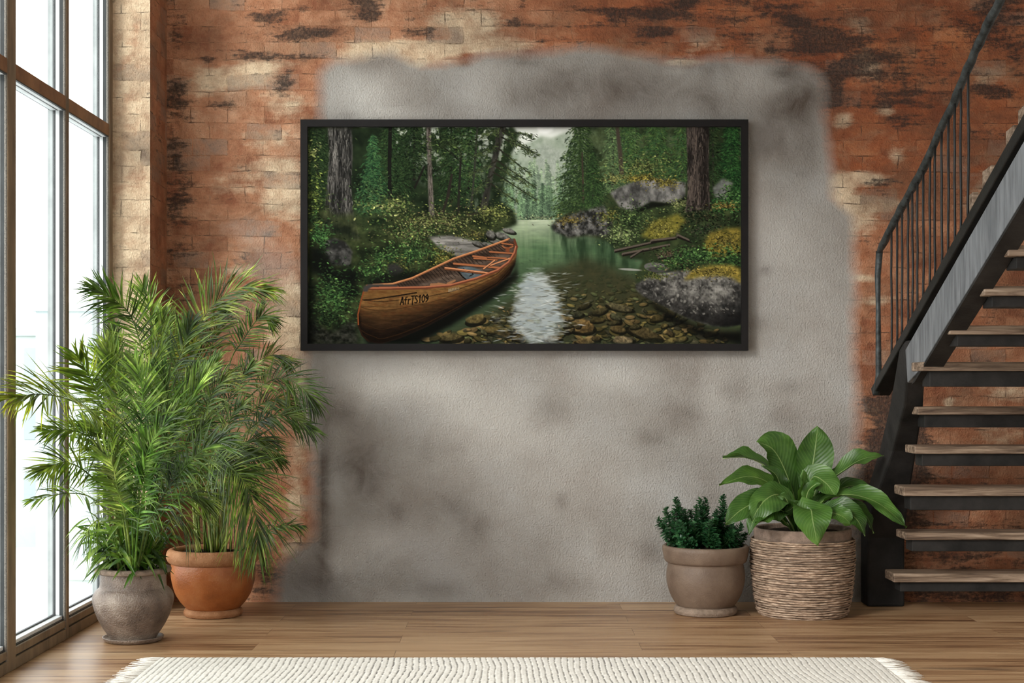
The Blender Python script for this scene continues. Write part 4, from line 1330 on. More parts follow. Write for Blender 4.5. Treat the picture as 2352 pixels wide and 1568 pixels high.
px = .00245 / 3.1355
cb = lambda dx=0, dd=0: Q(1140 + dx, 800, D4 + dd)
LV = [
    # behind
    ([cb(-60, .05), Q(1010, 560, 8.42), Q(880, 380, 8.45), Q(730, 312, 8.45), Q(565, 318, 8.42)], 150, (0, -.25, 1), dict(tint=(.8, .82, .9), stalk=.25, fold=.5)),
    ([cb(-30, .05), Q(1085, 620, 8.40), Q(1010, 400, 8.42), Q(925, 255, 8.40), Q(812, 200, 8.36)], 265, (.25, -1, .35), dict(peak=.6, tipw=.5, fold=.12, stalk=.12, left=.75, right=1.15, seed=2)),
    ([cb(30, .05), Q(1175, 600, 8.40), Q(1205, 420, 8.42), Q(1232, 240, 8.42), Q(1250, 92, 8.40)], 270, (-.1, -1, .15), dict(peak=.58, tipw=.2, fold=.2, stalk=.2, left=.95, right=1.05, seed=3)),
    ([cb(60, .05), Q(1230, 560, 8.38), Q(1400, 430, 8.36), Q(1560, 330, 8.33), Q(1725, 298, 8.30)], 175, (-.1, -.45, 1), dict(tint=(.9, .9, .8), stalk=.2, fold=.35, peak=.55, seed=4)),
    ([cb(40, 0), Q(1170, 600, 8.28), Q(1215, 455, 8.25), Q(1310, 500, 8.18), Q(1378, 592, 8.14)], 215, (-.2, -1, .75), dict(peak=.6, tipw=.4, fold=.12, stalk=.2, seed=5)),
    ([cb(-50, 0), Q(1020, 640, 8.30), Q(900, 500, 8.28), Q(740, 450, 8.22), Q(538, 516, 8.16)], 190, (0, -.75, .8), dict(tint=(1.25, 1.2, 1.05), stalk=.12, fold=.2, peak=.42, seed=6)),
    ([cb(-20, -.02), Q(1120, 690, 8.26), Q(1135, 560, 8.22), Q(1150, 480, 8.2), Q(1145, 405, 8.18)], 100, (.4, -1, .2), dict(stalk=.2, fold=.4, seed=7)),
    # right sweep
    ([cb(40, 0), Q(1260, 650, 8.25), Q(1450, 580, 8.15), Q(1680, 640, 8.06), Q(1890, 815, 8.0)], 180, (.1, -.62, .9), dict(stalk=.1, fold=.3, peak=.58, seed=8, tipw=.5)),
    ([cb(60, .05), Q(1330, 620, 8.4), Q(1470, 520, 8.4), Q(1620, 560, 8.36), Q(1740, 640, 8.32)], 120, (.1, -.5, .9), dict(tint=(.7, .75, .8), stalk=.2, fold=.3, seed=9)),
    ([cb(60, -.02), Q(1290, 700, 8.16), Q(1420, 690, 8.08), Q(1530, 760, 8.02), Q(1590, 880, 8.0)], 180, (.2, -.9, .6), dict(tint=(.7, .75, .7), stalk=.1, fold=.2, seed=10, peak=.55)),
    ([cb(70, .03), Q(1380, 690, 8.3), Q(1500, 680, 8.26), Q(1600, 740, 8.22), Q(1655, 860, 8.2)], 110, (.3, -.8, .6), dict(tint=(.55, .62, .6), stalk=.1, fold=.25, seed=11)),
    ([cb(60, -.06), Q(1260, 720, 8.12), Q(1340, 710, 8.05), Q(1430, 740, 8.0), Q(1490, 800, 7.99)], 150, (.1, -.8, .7), dict(tint=(.8, .85, .75), stalk=.1, fold=.2, seed=18, peak=.55)),
    # left
    ([cb(-40, -.02), Q(1030, 640, 8.2), Q(950, 580, 8.12), Q(850, 640, 8.04), Q(770, 770, 8.0)], 290, (-.15, -1, .75), dict(stalk=.1, fold=.12, peak=.55, tipw=.3, seed=12, left=1.0, right=.75)),
    ([cb(-60, .02), Q(960, 680, 8.2), Q(820, 640, 8.12), Q(700, 690, 8.06), Q(585, 790, 8.02)], 200, (-.1, -.9, .5), dict(tint=(.62, .7, .6), stalk=.1, fold=.2, seed=13, peak=.6)),
    ([cb(-60, -.04), Q(960, 730, 8.12), Q(860, 700, 8.05), Q(790, 760, 8.0), Q(752, 868, 7.98)], 130, (-.3, -.9, .4), dict(tint=(.7, .78, .65), stalk=.1, fold=.2, seed=14)),
    ([cb(-50, -.06), Q(1020, 720, 8.12), Q(940, 690, 8.06), Q(860, 740, 8.02), Q(800, 800, 8.0)], 170, (-.1, -.8, .7), dict(tint=(.6, .66, .6), stalk=.1, fold=.2, wave=.03, seed=15)),
    # front
    ([cb(20, -.08), Q(1175, 740, 8.12), Q(1200, 690, 8.04), Q(1215, 780, 7.98), Q(1252, 952, 7.965)], 270, (.05, -1, .5), dict(tint=(1.1, 1.12, 1), stalk=.12, fold=.14, peak=.56, tipw=.2, seed=16)),
    ([cb(-20, -.06), Q(1080, 720, 8.14), Q(1040, 650, 8.1), Q(1010, 600, 8.08), Q(960, 590, 8.08)], 90, (0, -1, .4), dict(tint=(.8, .85, .8), stalk=.1, fold=.3, seed=17)),
    ([cb(0, -.05), Q(1110, 720, 8.16), Q(1090, 660, 8.12), Q(1050, 690, 8.08), Q(1005, 710, 8.06)], 90, (0, -1, .5), dict(tint=(.9, .95, .8), stalk=.1, fold=.3, seed=19)),
    ([cb(10, -.02), Q(1160, 660, 8.22), Q(1180, 560, 8.2), Q(1230, 510, 8.16), Q(1270, 500, 8.14)], 90, (0, -1, .4), dict(tint=(.9, .95, .8), stalk=.15, fold=.3, seed=20)),
    ([cb(-10, .0), Q(1060, 640, 8.26), Q(985, 520, 8.24), Q(940, 430, 8.22), Q(850, 370, 8.2)], 110, (.2, -1, .3), dict(tint=(.5, .58, .5), stalk=.1, fold=.3, seed=21)),
    ([cb(20, .08), Q(1100, 640, 8.46), Q(1060, 520, 8.48), Q(1030, 430, 8.48), Q(960, 330, 8.46)], 150, (.2, -1, .3), dict(tint=(.55, .6, .5), stalk=.1, fold=.25, seed=22)),
    ([cb(30, .05), Q(1200, 680, 8.36), Q(1290, 600, 8.36), Q(1380, 580, 8.34), Q(1450, 600, 8.3)], 120, (0, -.6, .8), dict(tint=(.5, .58, .5), stalk=.1, fold=.3, seed=23)),
    ([cb(-30, .05), Q(1080, 700, 8.34), Q(1000, 640, 8.34), Q(930, 640, 8.3), Q(870, 700, 8.26)], 130, (0, -.6, .8), dict(tint=(.45, .52, .45), stalk=.1, fold=.3, seed=24)),
]
for pts, w, face, kw in LV:
    b0 = pts[0]
    b0.z = Z4
    broad(pts, w * px, face, **kw)
INK = 1.2
# ------------------------------------------------------------------ the print: a canoe on a forest lake, painted stroke by stroke
PW, PH = 996, 499
IMG = np.zeros((PH, PW, 3), dtype=np.float32)
YY, XX = np.mgrid[0:PH, 0:PW].astype(np.float32)
R = np.random.default_rng(2024)


def C8(*c):
    return np.array(c, dtype=np.float32) / 255.


def fbm(sx, sy, seed, octv=4):
    a, k, tot = np.zeros((PH, PW)), 1.0, 0
    for o in range(octv):
        a += k * vnoise(XX / sx * 2 ** o + 17.3 * o, YY / sy * 2 ** o + 9.1 * o, seed + o)
        tot += k
        k *= .55
    return (a / tot).astype(np.float32)


def inside(pts):
    pts = np.array(pts, dtype=np.float32)
    n = len(pts)
    c = np.zeros((PH, PW), dtype=bool)
    for i in range(n):
        x1, y1 = pts[i]
        x2, y2 = pts[(i + 1) % n]
        if y1 == y2:
            continue
        cond = ((y1 > YY) != (y2 > YY)) & (XX < (x2 - x1) * (YY - y1) / (y2 - y1) + x1)
        c ^= cond
    return c


def blur(a, n):
    for _ in range(2):
        for ax in (0, 1):
            k = np.zeros_like(a)
            for j in range(-n, n + 1):
                k += np.roll(a, j, ax)
            a = k / (2 * n + 1)
    return a


def lay(mask, colr, alpha=1.0):
    m_ = (mask.astype(np.float32) * alpha)[..., None]
    IMG[:] = IMG * (1 - m_) + np.asarray(colr, dtype=np.float32) * m_


def poly(pts, colr, soft=1, alpha=1.0):
    mk = inside(pts).astype(np.float32)
    if soft:
        mk = blur(mk, soft)
    lay(mk, colr, alpha)
    return mk


def tex(c1, c2, f):
    f = np.clip(f, 0, 1)[..., None]
    return c1 * (1 - f) + c2 * f


def dab(x, y, rx, ry, ang, colr, al=1.0):
    r = max(rx, ry) + 1.5
    x0, x1, y0, y1 = int(max(0, x - r)), int(min(PW, x + r + 1)), int(max(0, y - r)), int(min(PH, y + r + 1))
    if x0 >= x1 or y0 >= y1:
        return
    dx, dy = XX[y0:y1, x0:x1] - x, YY[y0:y1, x0:x1] - y
    c, s = math.cos(ang), math.sin(ang)
    u, v = (dx * c + dy * s) / rx, (-dx * s + dy * c) / ry
    q = np.sqrt(u * u + v * v)
    mk = np.clip((1 - q) * min(rx, ry) + .5, 0, 1)[..., None] * al
    IMG[y0:y1, x0:x1] = IMG[y0:y1, x0:x1] * (1 - mk) + colr * mk


def stroke(p, q, w0, w1, colr, al=1.0):
    n = max(2, int(math.hypot(q[0] - p[0], q[1] - p[1]) / max(.7, min(w0, w1) * .8)))
    for i in range(n + 1):
        t = i / n
        w_ = w0 + (w1 - w0) * t
        dab(p[0] + (q[0] - p[0]) * t, p[1] + (q[1] - p[1]) * t, w_, w_, 0, colr, al)


def pline(pts, w_, colr, al=1.0):
    for a, b in zip(pts, pts[1:]):
        stroke(a, b, w_, w_, colr, al)


def leaves(region, n, cols, size=(1.2, 3.2), flat_=.55, tilt=.6, al=(.5, 1.0), jit=.22):
    """n leaf dabs scattered over region = (cx, cy, rx, ry)"""
    cx, cy, rx, ry = region
    for _ in range(n):
        a, r = R.uniform(0, 6.283), abs(R.normal(0, .54))
        x, y = cx + rx * r * math.cos(a) + 5 * math.sin(3 * a + cx), cy + ry * r * math.sin(a)
        c = cols[R.integers(len(cols))] * (1 + R.normal(0, jit)) * R.choice([.35, .7, 1.0, 1.15])
        c = c * .86 + c.mean() * .14
        s_ = R.uniform(*size) * .9
        dab(x, y, s_, s_ * R.uniform(.3, flat_), R.normal(0, tilt), np.clip(c, 0, 1), R.uniform(*al))


def conifer(x, y0, y1, wd, cols, n, trunk=None, sag=.5, al=.9, left=1., right=1.):
    if trunk is not None:
        stroke((x, y0), (x, y1), .8, max(1.2, wd * .035), trunk)
    for k in range(n):
        t = (k + R.random()) / n
        y = y0 + (y1 - y0) * t
        half = wd * .5 * (.12 + .88 * t ** .8) * R.uniform(.45, 1.1)
        for sd, sc in ((-1, left), (1, right)):
            L_ = half * R.uniform(.6, 1.1) * sc
            for j in range(max(3, int(L_ / 2.2))):
                f = R.random()
                bx, by = x + sd * L_ * f, y + sag * L_ * f * f + R.normal(0, 1.6)
                c = cols[R.integers(len(cols))] * (1 + R.normal(0, .2))
                dab(bx, by, R.uniform(1.5, 4.0), R.uniform(.6, 1.3), sd * .5 + R.normal(0, .4), np.clip(c, 0, 1), al * R.uniform(.5, 1))


# --- far mountain and mist
n1_, n2_, n3_ = fbm(60, 60, 1), fbm(14, 14, 11), fbm(5, 5, 21)
lay(np.ones((PH, PW)), tex(C8(206, 214, 216), C8(126, 146, 140), (YY - 10) / 170 + (n1_ - .5) * .5))
poly([(500, 40), (535, 22), (560, 26), (600, 10), (640, 40), (640, 215), (440, 215), (440, 90)], tex(C8(150, 166, 164), C8(98, 122, 114), n2_ * 1.3 - .1), 3, .8)
poly([(505, 60), (545, 38), (585, 58), (570, 110), (530, 100)], tex(C8(168, 176, 176), C8(122, 136, 134), n3_ * 1.6 - .3), 4, .6)
poly([(524, -5), (566, -5), (562, 10), (548, 16), (530, 14)], C8(234, 238, 240), 2)
for i in range(90):
    x = R.uniform(440, 640)
    yb = 120 + 95 * R.random() ** .7
    h_ = R.uniform(30, 70)
    g_ = C8(92, 118, 106) * R.uniform(.8, 1.25) + (1 - yb / 215) * .15
    conifer(x, yb - h_, yb, h_ * .28, [g_, g_ * .85, g_ * 1.15], int(h_ * .35), None, .3, .55)
for i in range(44):
    x = R.uniform(446, 620)
    h_ = R.uniform(40, 85)
    g_ = C8(74, 102, 86) * R.uniform(.8, 1.3)
    conifer(x, 212 - h_, 212, h_ * .26, [g_, g_ * .8, g_ * 1.2], int(h_ * .5), g_ * .7, .3, .7)
leaves((530, 208, 90, 8), 260, [C8(120, 140, 104), C8(140, 152, 120), C8(84, 104, 84)], (1, 2.6))

# --- water
wat = inside([(450, 214), (1000, 214), (1000, 500), (0, 500), (200, 400)])
ty = np.clip((YY - 214) / 285, 0, 1)
base = tex(C8(150, 168, 156), C8(64, 96, 74), ty * 4.5)
base = tex(base, C8(50, 66, 48), np.clip((ty - .25) * 2.2, 0, 1))
base = base * (0.86 + .28 * fbm(26, 5, 31)[..., None])
lay(wat, base)
streakv = fbm(9, 120, 41)
lay(wat * np.clip((.42 - ty) * 3, 0, 1) * np.clip(streakv * 2 - .7, 0, 1), C8(126, 152, 132), .6)
lay(blur(inside([(556, 232), (700, 250), (760, 330), (640, 330), (580, 300)]).astype(np.float32), 10) * np.clip(fbm(14, 60, 45) * 1.8 - .3, 0, 1), C8(30, 48, 32), .9)
# bed stones
poly([(540, 330), (640, 300), (760, 345), (900, 455), (1000, 465), (1000, 500), (300, 500), (470, 400)], tex(C8(40, 42, 26), C8(66, 58, 32), n2_), 12, .85)
for i in range(1000):
    x, y = R.uniform(240, 960), 300 + 200 * R.random() ** .75
    if x < 480 and y < 500 - (x - 240) * .42:
        continue
    if x > 700 and y < 318 + (x - 700) * .62:
        continue
    sc = .45 + (y - 290) / 150
    rx = R.uniform(2, 8.5) * sc
    c = [C8(104, 92, 46), C8(126, 104, 58), C8(78, 70, 38), C8(92, 96, 58), C8(138, 112, 66), C8(66, 62, 44)][R.integers(6)] * R.uniform(.55, 1.1)
    dp = np.clip((y - 300) / 110, .25, 1)
    c = c * dp + C8(36, 62, 40) * (1 - dp)
    an = R.normal(0, .35)
    dab(x + 1, y + rx * .22, rx * 1.08, rx * .52, an, C8(18, 20, 12), .7 * float(np.clip((y - 320) / 90, .15, 1)))
    fa = float(np.clip((y - 320) / 90, .15, 1))
    dab(x, y, rx, rx * R.uniform(.32, .5), an, c, .85 * fa)
    dab(x - rx * .15, y - rx * .14, rx * .6, rx * .16, an, np.clip(c * 1.3, 0, 1), .5 * fa)
def rock(x, y, rx, ry, an, c):
    k = 9
    rs = [R.uniform(.72, 1.12) for _ in range(k)]
    ca, sa = math.cos(an), math.sin(an)
    pts = []
    for i in range(k):
        a = 6.283 * i / k
        u, v = rx * rs[i] * math.cos(a), ry * rs[i] * math.sin(a)
        pts.append((x + u * ca - v * sa, y + u * sa + v * ca))
    x0, x1, y0, y1 = max(0, int(x - rx * 1.4)), min(PW, int(x + rx * 1.4)), max(0, int(y - rx * 1.2)), min(PH, int(y + rx * 1.2))
    dab(x + 2, y + ry * .5, rx * 1.05, ry, an, C8(16, 15, 9), .85)
    sub_ = np.zeros((PH, PW), dtype=np.float32)
    sub_[:] = inside(pts)
    f = np.clip(n3_ * 1.5 - .25 - (YY - y) / (ry * 4), 0, 1)
    lay(blur(sub_, 1), tex(c * .55, np.clip(c * 1.25, 0, 1), f), .95)


for (x, y, rx, ry, an, c) in ((626, 455, 34, 16, .1, C8(112, 88, 48)), (702, 437, 20, 10, .5, C8(108, 86, 50)), (770, 470, 46, 13, .3, C8(84, 72, 42)), (722, 488, 28, 9, 0, C8(126, 108, 76)), (640, 490, 30, 8, 0, C8(110, 90, 52)), (384, 440, 24, 12, -.2, C8(112, 96, 52)), (420, 465, 22, 10, .1, C8(104, 88, 46)), (330, 482, 28, 10, -.1, C8(92, 80, 46)), (470, 478, 26, 10, .2, C8(96, 80, 44)), (560, 484, 24, 9, 0, C8(100, 82, 46)), (715, 413, 34, 8, .2, C8(96, 88, 58))):
    rock(x, y, rx, ry, an, c * .92)
for _ in range(60):
    x, y = R.uniform(300, 930), R.uniform(395, 492)
    if (x < 480 and y < 500 - (x - 240) * .36) or (x > 700 and y < 330 + (x - 700) * .62) or 480 < x < 590:
        continue
    rock(x, y, R.uniform(8, 20), R.uniform(4, 8), R.normal(0, .3), [C8(92, 80, 42), C8(106, 88, 50), C8(70, 64, 38), C8(84, 84, 56)][R.integers(4)] * R.uniform(.6, 1.05))
# sky mirrored on the water
skyr = blur(inside([(500, 336), (536, 318), (562, 350), (580, 400), (590, 440), (574, 500), (500, 500), (462, 450), (470, 390)]).astype(np.float32), 12)
skyr = skyr * (.62 + .7 * fbm(46, 26, 57))
rip = fbm(22, 6, 51)
ed = np.clip(skyr * 1.7 - .55 + (rip - .5) * 1.5, 0, 1)
lay(ed, tex(C8(128, 142, 152), C8(176, 188, 198), fbm(50, 22, 55) * 1.3 - .2), .9)
for _ in range(420):
    x, y = 520 + R.choice([-1, 1]) * abs(R.normal(58, 26)), R.uniform(335, 498)
    c = [C8(60, 64, 50), C8(36, 40, 30), C8(196, 204, 210), C8(160, 170, 176), C8(88, 84, 60)][R.integers(5)]
    dab(x, y, R.uniform(3, 12), R.uniform(.5, 1.2), R.normal(0, .16), c, R.uniform(.25, .7))
# --- left wood
left = [(-2, -2), (470, -2), (486, 20), (470, 60), (455, 120), (444, 170), (470, 190), (480, 222), (440, 240), (420, 262), (250, 372), (140, 372), (116, 430), (120, 500), (-2, 500)]
mk = poly(left, tex(C8(14, 22, 14), C8(44, 62, 38), fbm(40, 34, 61) * 1.5 - .3), 3)
gap = np.clip((fbm(12, 12, 71) - .52) * 7, 0, 1) * blur(inside([(170, 0), (470, 0), (460, 130), (300, 160), (220, 100)]).astype(np.float32), 8) * np.clip(1 - YY / 170, 0, 1)
lay(gap, C8(186, 196, 194), .85)
lay(blur(inside([(372, 60), (400, 40), (420, 190), (370, 200)]).astype(np.float32), 8) * np.clip(fbm(9, 16, 75) * 2.4 - .8, 0, 1), C8(116, 136, 120), .6)
dk = [C8(16, 26, 16), C8(24, 40, 24), C8(34, 54, 32), C8(46, 66, 38)]
md = [C8(38, 66, 40), C8(52, 84, 48), C8(66, 96, 54), C8(40, 74, 52)]
for x, y0, y1, w_, cc, n_ in ((22, -60, 170, 110, dk, 120), (190, -80, 150, 130, dk + md[:1], 150), (150, 20, 240, 120, [C8(30, 62, 42), C8(44, 86, 56), C8(24, 48, 34), C8(58, 98, 64)], 170), (245, -70, 120, 100, dk, 110), (330, -70, 170, 110, dk + md[:1], 130), (370, -60, 140, 100, md + dk, 110)):
    conifer(x, y0, y1, w_, cc, n_, C8(26, 24, 20), .35)
# trunks
for pts, w0, w1, c in (([(190, -5), (188, 100), (190, 180)], 8, 9, C8(24, 24, 20)), ([(331, 110), (322, 160), (308, 204)], 5, 8, C8(40, 36, 30)), ([(352, 60), (348, 150), (345, 200)], 5, 6, C8(34, 34, 28)), ([(268, 92), (256, 118), (246, 140)], 4, 5, C8(28, 26, 22)), ([(300, 40), (330, 60), (360, 90)], 3, 2, C8(30, 30, 24)), ([(390, -5), (384, 90), (376, 180)], 4, 5, C8(48, 50, 42))):
    for a, b in zip(pts, pts[1:]):
        stroke(a, b, w0 * .5, w1 * .5, c)
thin = poly([(272, -2), (283, -2), (285, 100), (292, 210), (279, 210), (276, 110)], tex(C8(62, 56, 50), C8(112, 104, 96), fbm(3, 26, 81) * 1.6 - .3), 1)
lean = poly([(436, -2), (456, -2), (440, 60), (424, 120), (416, 170), (410, 200), (392, 200), (400, 168), (412, 120), (426, 60)], tex(C8(30, 30, 26), C8(66, 64, 56), fbm(4, 20, 85) * 1.5 - .3), 1)
stroke((404, 196), (366, 204), 4, 2.4, C8(44, 38, 32))
bt = fbm(4, 34, 91) * .8 + fbm(7, 60, 95) * .7
trunk = [(46, -2), (101, -2), (104, 60), (100, 130), (104, 190), (112, 226), (124, 262), (96, 262), (70, 250), (38, 232), (24, 216), (40, 186), (46, 120), (52, 60)]
poly(trunk, tex(C8(34, 33, 31), C8(128, 124, 118), bt * 1.7 - .95), 1)
poly([(84, -2), (101, -2), (104, 60), (100, 130), (104, 190), (112, 226), (124, 262), (92, 200), (84, 100)], C8(24, 24, 22), 7, .45)
def bark(xa, xb, y0, y1, n, dkc, ltc):
    for _ in range(n):
        t = R.random()
        y = y0 + (y1 - y0) * t
        x = R.uniform(xa(y), xb(y))
        l = R.uniform(4, 16)
        stroke((x, y), (x + R.normal(0, 1.5), y + l), R.uniform(.45, .9), .4, dkc if R.random() < .68 else ltc * .86, R.uniform(.25, .6))


bark(lambda y: 48 - max(0, y - 150) * .28, lambda y: 100 + max(0, y - 150) * .2, -4, 236, 520, C8(22, 21, 20), C8(138, 134, 126))
bark(lambda y: 275 + y * .03, lambda y: 283 + y * .035, -4, 200, 120, C8(48, 42, 36), C8(130, 120, 108))
# fine boughs of the leaning tree over the water
bg_ = [C8(42, 54, 36), C8(54, 70, 42), C8(30, 40, 28), C8(70, 84, 50)]
for (x, y, ex, ey) in ((446, 8, 520, 22), (444, 24, 530, 66), (438, 50, 515, 112), (432, 76, 525, 140), (426, 104, 526, 168), (420, 130, 480, 172), (440, 40, 380, 70), (432, 80, 372, 110), (425, 110, 380, 150), (446, 2, 400, 20), (446, 10, 520, 60), (430, 90, 500, 130)):
    stroke((x, y), (ex, ey), 1.6, .7, C8(38, 36, 28), .9)
    for _ in range(110):
        f = R.uniform(.2, 1)
        bx, by = x + (ex - x) * f + R.normal(0, 5), y + (ey - y) * f + abs(R.normal(0, 7)) - 3
        dab(bx, by, R.uniform(1.5, 4), R.uniform(.5, 1.1), (.5 if ex > x else -.5) + R.normal(0, .5), np.clip(bg_[R.integers(4)] * R.uniform(.8, 1.3), 0, 1), .85)
leaves((330, 40, 130, 46), 900, [C8(40, 60, 32), C8(56, 80, 40), C8(28, 42, 26), C8(66, 88, 46)], (1.5, 4), .4, .5)
# undergrowth
ygr = [C8(104, 122, 56), C8(126, 138, 70), C8(84, 108, 50), C8(146, 152, 88), C8(66, 92, 46)]
grn = [C8(44, 88, 44), C8(58, 108, 54), C8(34, 66, 36), C8(78, 124, 66), C8(28, 52, 30)]
brn = [C8(92, 78, 46), C8(112, 96, 52), C8(74, 64, 40), C8(96, 100, 52)]
poly([(-2, 130), (60, 200), (240, 196), (300, 210), (400, 200), (470, 190), (482, 222), (380, 262), (250, 372), (140, 372), (118, 440), (120, 500), (-2, 500)], tex(C8(20, 28, 16), C8(70, 80, 44), fbm(22, 18, 101) * 1.7 - .45), 6, .85)
leaves((300, 215, 120, 40), 1500, ygr + brn, (1.2, 3.4))
leaves((190, 180, 70, 26), 620, ygr, (1.4, 4.2))
leaves((150, 150, 60, 50), 500, md, (1.4, 4))
leaves((240, 240, 90, 44), 1200, ygr + brn + grn, (1.2, 3.2))
leaves((420, 196, 50, 26), 800, [C8(120, 130, 56), C8(148, 152, 70), C8(88, 104, 48), C8(60, 76, 40)], (1.2, 3))
leaves((20, 160, 34, 90), 620, [C8(90, 116, 44), C8(116, 138, 58), C8(58, 84, 38), C8(40, 62, 32)], (1.5, 4.2))
leaves((10, 60, 22, 40), 220, ygr, (1.5, 4))
poly([(278, 252), (330, 248), (404, 268), (420, 282), (392, 300), (340, 296), (300, 276)], tex(C8(74, 72, 68), C8(150, 146, 140), fbm(30, 5, 111) * 1.6 - .3), 2)
leaves((312, 302, 36, 32), 800, [C8(122, 116, 36), C8(98, 98, 32), C8(74, 76, 28), C8(142, 130, 48)], (1, 2.6))
leaves((386, 246, 40, 16), 420, [C8(110, 106, 40), C8(80, 84, 36), C8(54, 56, 40), C8(130, 120, 52)], (1, 2.6))
for (x, y, rx, ry) in ((392, 268, 16, 6), (414, 270, 18, 5), (446, 250, 20, 8), (462, 238, 16, 6), (430, 262, 18, 6), (420, 246, 12, 10)):
    rock(x, y, rx, ry, .3, C8(100, 98, 92))
leaves((240, 290, 70, 36), 1300, grn + [C8(70, 104, 60)], (1.2, 3.4))
poly([(42, 262), (60, 254), (86, 262), (104, 286), (98, 318), (60, 318), (40, 300)], tex(C8(34, 34, 32), C8(110, 108, 104), fbm(14, 12, 121) * 1.6 - .45), 2)
poly([(0, 270), (44, 284), (60, 320), (120, 330), (110, 400), (40, 350), (0, 330)], C8(8, 10, 8), 9, .85)
leaves((180, 300, 60, 30), 500, grn, (1.4, 3.8))
leaves((208, 318, 34, 22), 420, [C8(96, 100, 36), C8(70, 78, 34), C8(118, 116, 44), C8(40, 50, 30)], (1.2, 3))
poly([(184, 316), (206, 312), (222, 330), (200, 344), (186, 334)], C8(44, 42, 42), 2, .9)
poly([(150, 340), (260, 330), (290, 345), (200, 372), (140, 372)], C8(14, 16, 12), 6, .8)
leaves((60, 390, 66, 70), 1700, grn + [C8(48, 92, 50)], (1.6, 4.4), al=(.35, .95))
leaves((150, 330, 50, 26), 420, grn, (1.5, 4))
leaves((28, 250, 36, 40), 420, [C8(48, 96, 50), C8(60, 112, 60), C8(36, 70, 40)], (2, 4.6))
poly([(-2, 440), (60, 470), (110, 440), (118, 500), (-2, 500)], tex(C8(14, 15, 12), C8(84, 82, 74), fbm(9, 7, 131) * 1.5 - .4), 6, .85)
leaves((40, 440, 44, 26), 300, [C8(30, 56, 30), C8(44, 72, 36), C8(20, 32, 20)], (1.5, 4))
poly([(-2, 320), (20, 380), (16, 500), (-2, 500)], C8(6, 8, 6), 8, .7)

# --- right bank
right = [(640, -2), (1000, -2), (1000, 460), (930, 456), (880, 440), (800, 400), (756, 368), (752, 340), (770, 306), (720, 300), (688, 262), (640, 250), (600, 256), (558, 232), (570, 214), (600, 190), (640, 150)]
poly(right, tex(C8(24, 34, 22), C8(64, 78, 46), fbm(34, 28, 141) * 1.5 - .3), 3)
lay(blur(inside([(640, 0), (760, 0), (870, 0), (860, 110), (720, 110), (650, 60)]).astype(np.float32), 10) * np.clip(fbm(12, 14, 145) * 2.2 - .7, 0, 1), C8(104, 128, 100), .5)
for x, y0, y1, w_, cc, n_ in ((735, -80, 140, 120, md + [C8(70, 100, 66)], 150), (800, -80, 120, 110, md, 130), (700, -60, 150, 90, [C8(70, 96, 70), C8(54, 80, 56), C8(86, 112, 80)], 110), (860, -70, 130, 90, md, 100), (972, -40, 190, 120, [C8(24, 56, 32), C8(34, 74, 40), C8(18, 38, 24), C8(44, 88, 48)], 190), (930, -60, 150, 80, dk + md[:1], 90)):
    conifer(x, y0, y1, w_, cc, n_, C8(44, 40, 34), .35)
poly([(706, -2), (714, -2), (722, 60), (726, 110), (716, 108), (712, 60)], C8(66, 58, 48), 1)
conifer(626, -40, 190, 150, [C8(34, 52, 32), C8(48, 70, 40), C8(60, 84, 48), C8(26, 40, 26)], 230, C8(54, 46, 36), .32)
stroke((630, 60), (634, 205), 1.6, 2.6, C8(58, 50, 40))
conifer(655, 60, 205, 90, [C8(36, 60, 36), C8(52, 80, 46), C8(28, 44, 28)], 110, C8(40, 36, 30), .35)
poly([(558, 226), (590, 206), (624, 196), (680, 180), (700, 220), (690, 252), (640, 248), (600, 254), (566, 240)], tex(C8(34, 34, 32), C8(128, 126, 122), fbm(9, 10, 151) * 2 - .7), 3)
leaves((600, 214, 40, 12), 420, [C8(140, 116, 44), C8(110, 96, 38), C8(84, 80, 36)], (1, 2.8))
leaves((690, 205, 30, 20), 360, [C8(110, 110, 40), C8(76, 86, 36), C8(130, 124, 50)], (1, 2.8))
leaves((770, 90, 80, 34), 900, [C8(108, 122, 58), C8(84, 106, 52), C8(130, 138, 74), C8(60, 80, 42)], (1.2, 3.4))
poly([(694, 152), (716, 138), (760, 122), (800, 118), (868, 128), (866, 160), (840, 176), (790, 172), (745, 194), (716, 184)], tex(C8(54, 54, 52), C8(132, 130, 126), fbm(12, 16, 161) * 1.7 - .35), 2)
poly([(745, 194), (790, 172), (840, 176), (866, 160), (868, 175), (790, 186), (750, 200)], C8(16, 18, 14), 2, .9)
leaves((760, 118, 66, 14), 700, [C8(146, 128, 40), C8(122, 112, 38), C8(94, 92, 36)], (1, 2.8))
leaves((822, 128, 36, 16), 480, [C8(146, 128, 40), C8(122, 112, 38), C8(94, 92, 36)], (1, 2.8))
leaves((700, 120, 24, 14), 240, [C8(112, 120, 60), C8(140, 136, 66)], (1.2, 3))
leaves((750, 210, 70, 40), 900, [C8(50, 80, 46), C8(66, 98, 54), C8(36, 56, 34), C8(84, 110, 62)], (1.2, 3.4))
leaves((860, 178, 34, 16), 420, [C8(140, 148, 88), C8(112, 126, 70), C8(80, 100, 54)], (1.2, 3.2))
bt2 = fbm(4, 40, 171) * .8 + fbm(8, 70, 175) * .7
poly([(868, -2), (922, -2), (920, 80), (922, 150), (926, 190), (866, 196), (872, 150), (872, 80)], tex(C8(34, 30, 28), C8(112, 98, 88), bt2 * 1.7 - .9), 1)
poly([(900, -2), (922, -2), (920, 80), (922, 150), (926, 190), (900, 190)], C8(24, 20, 18), 7, .5)
bark(lambda y: 870, lambda y: 921, -4, 184, 420, C8(26, 22, 20), C8(124, 110, 98))
poly([(930, 140), (952, 118), (976, 128), (960, 170), (934, 160)], tex(C8(74, 76, 76), C8(130, 132, 132), n3_), 2, .9)
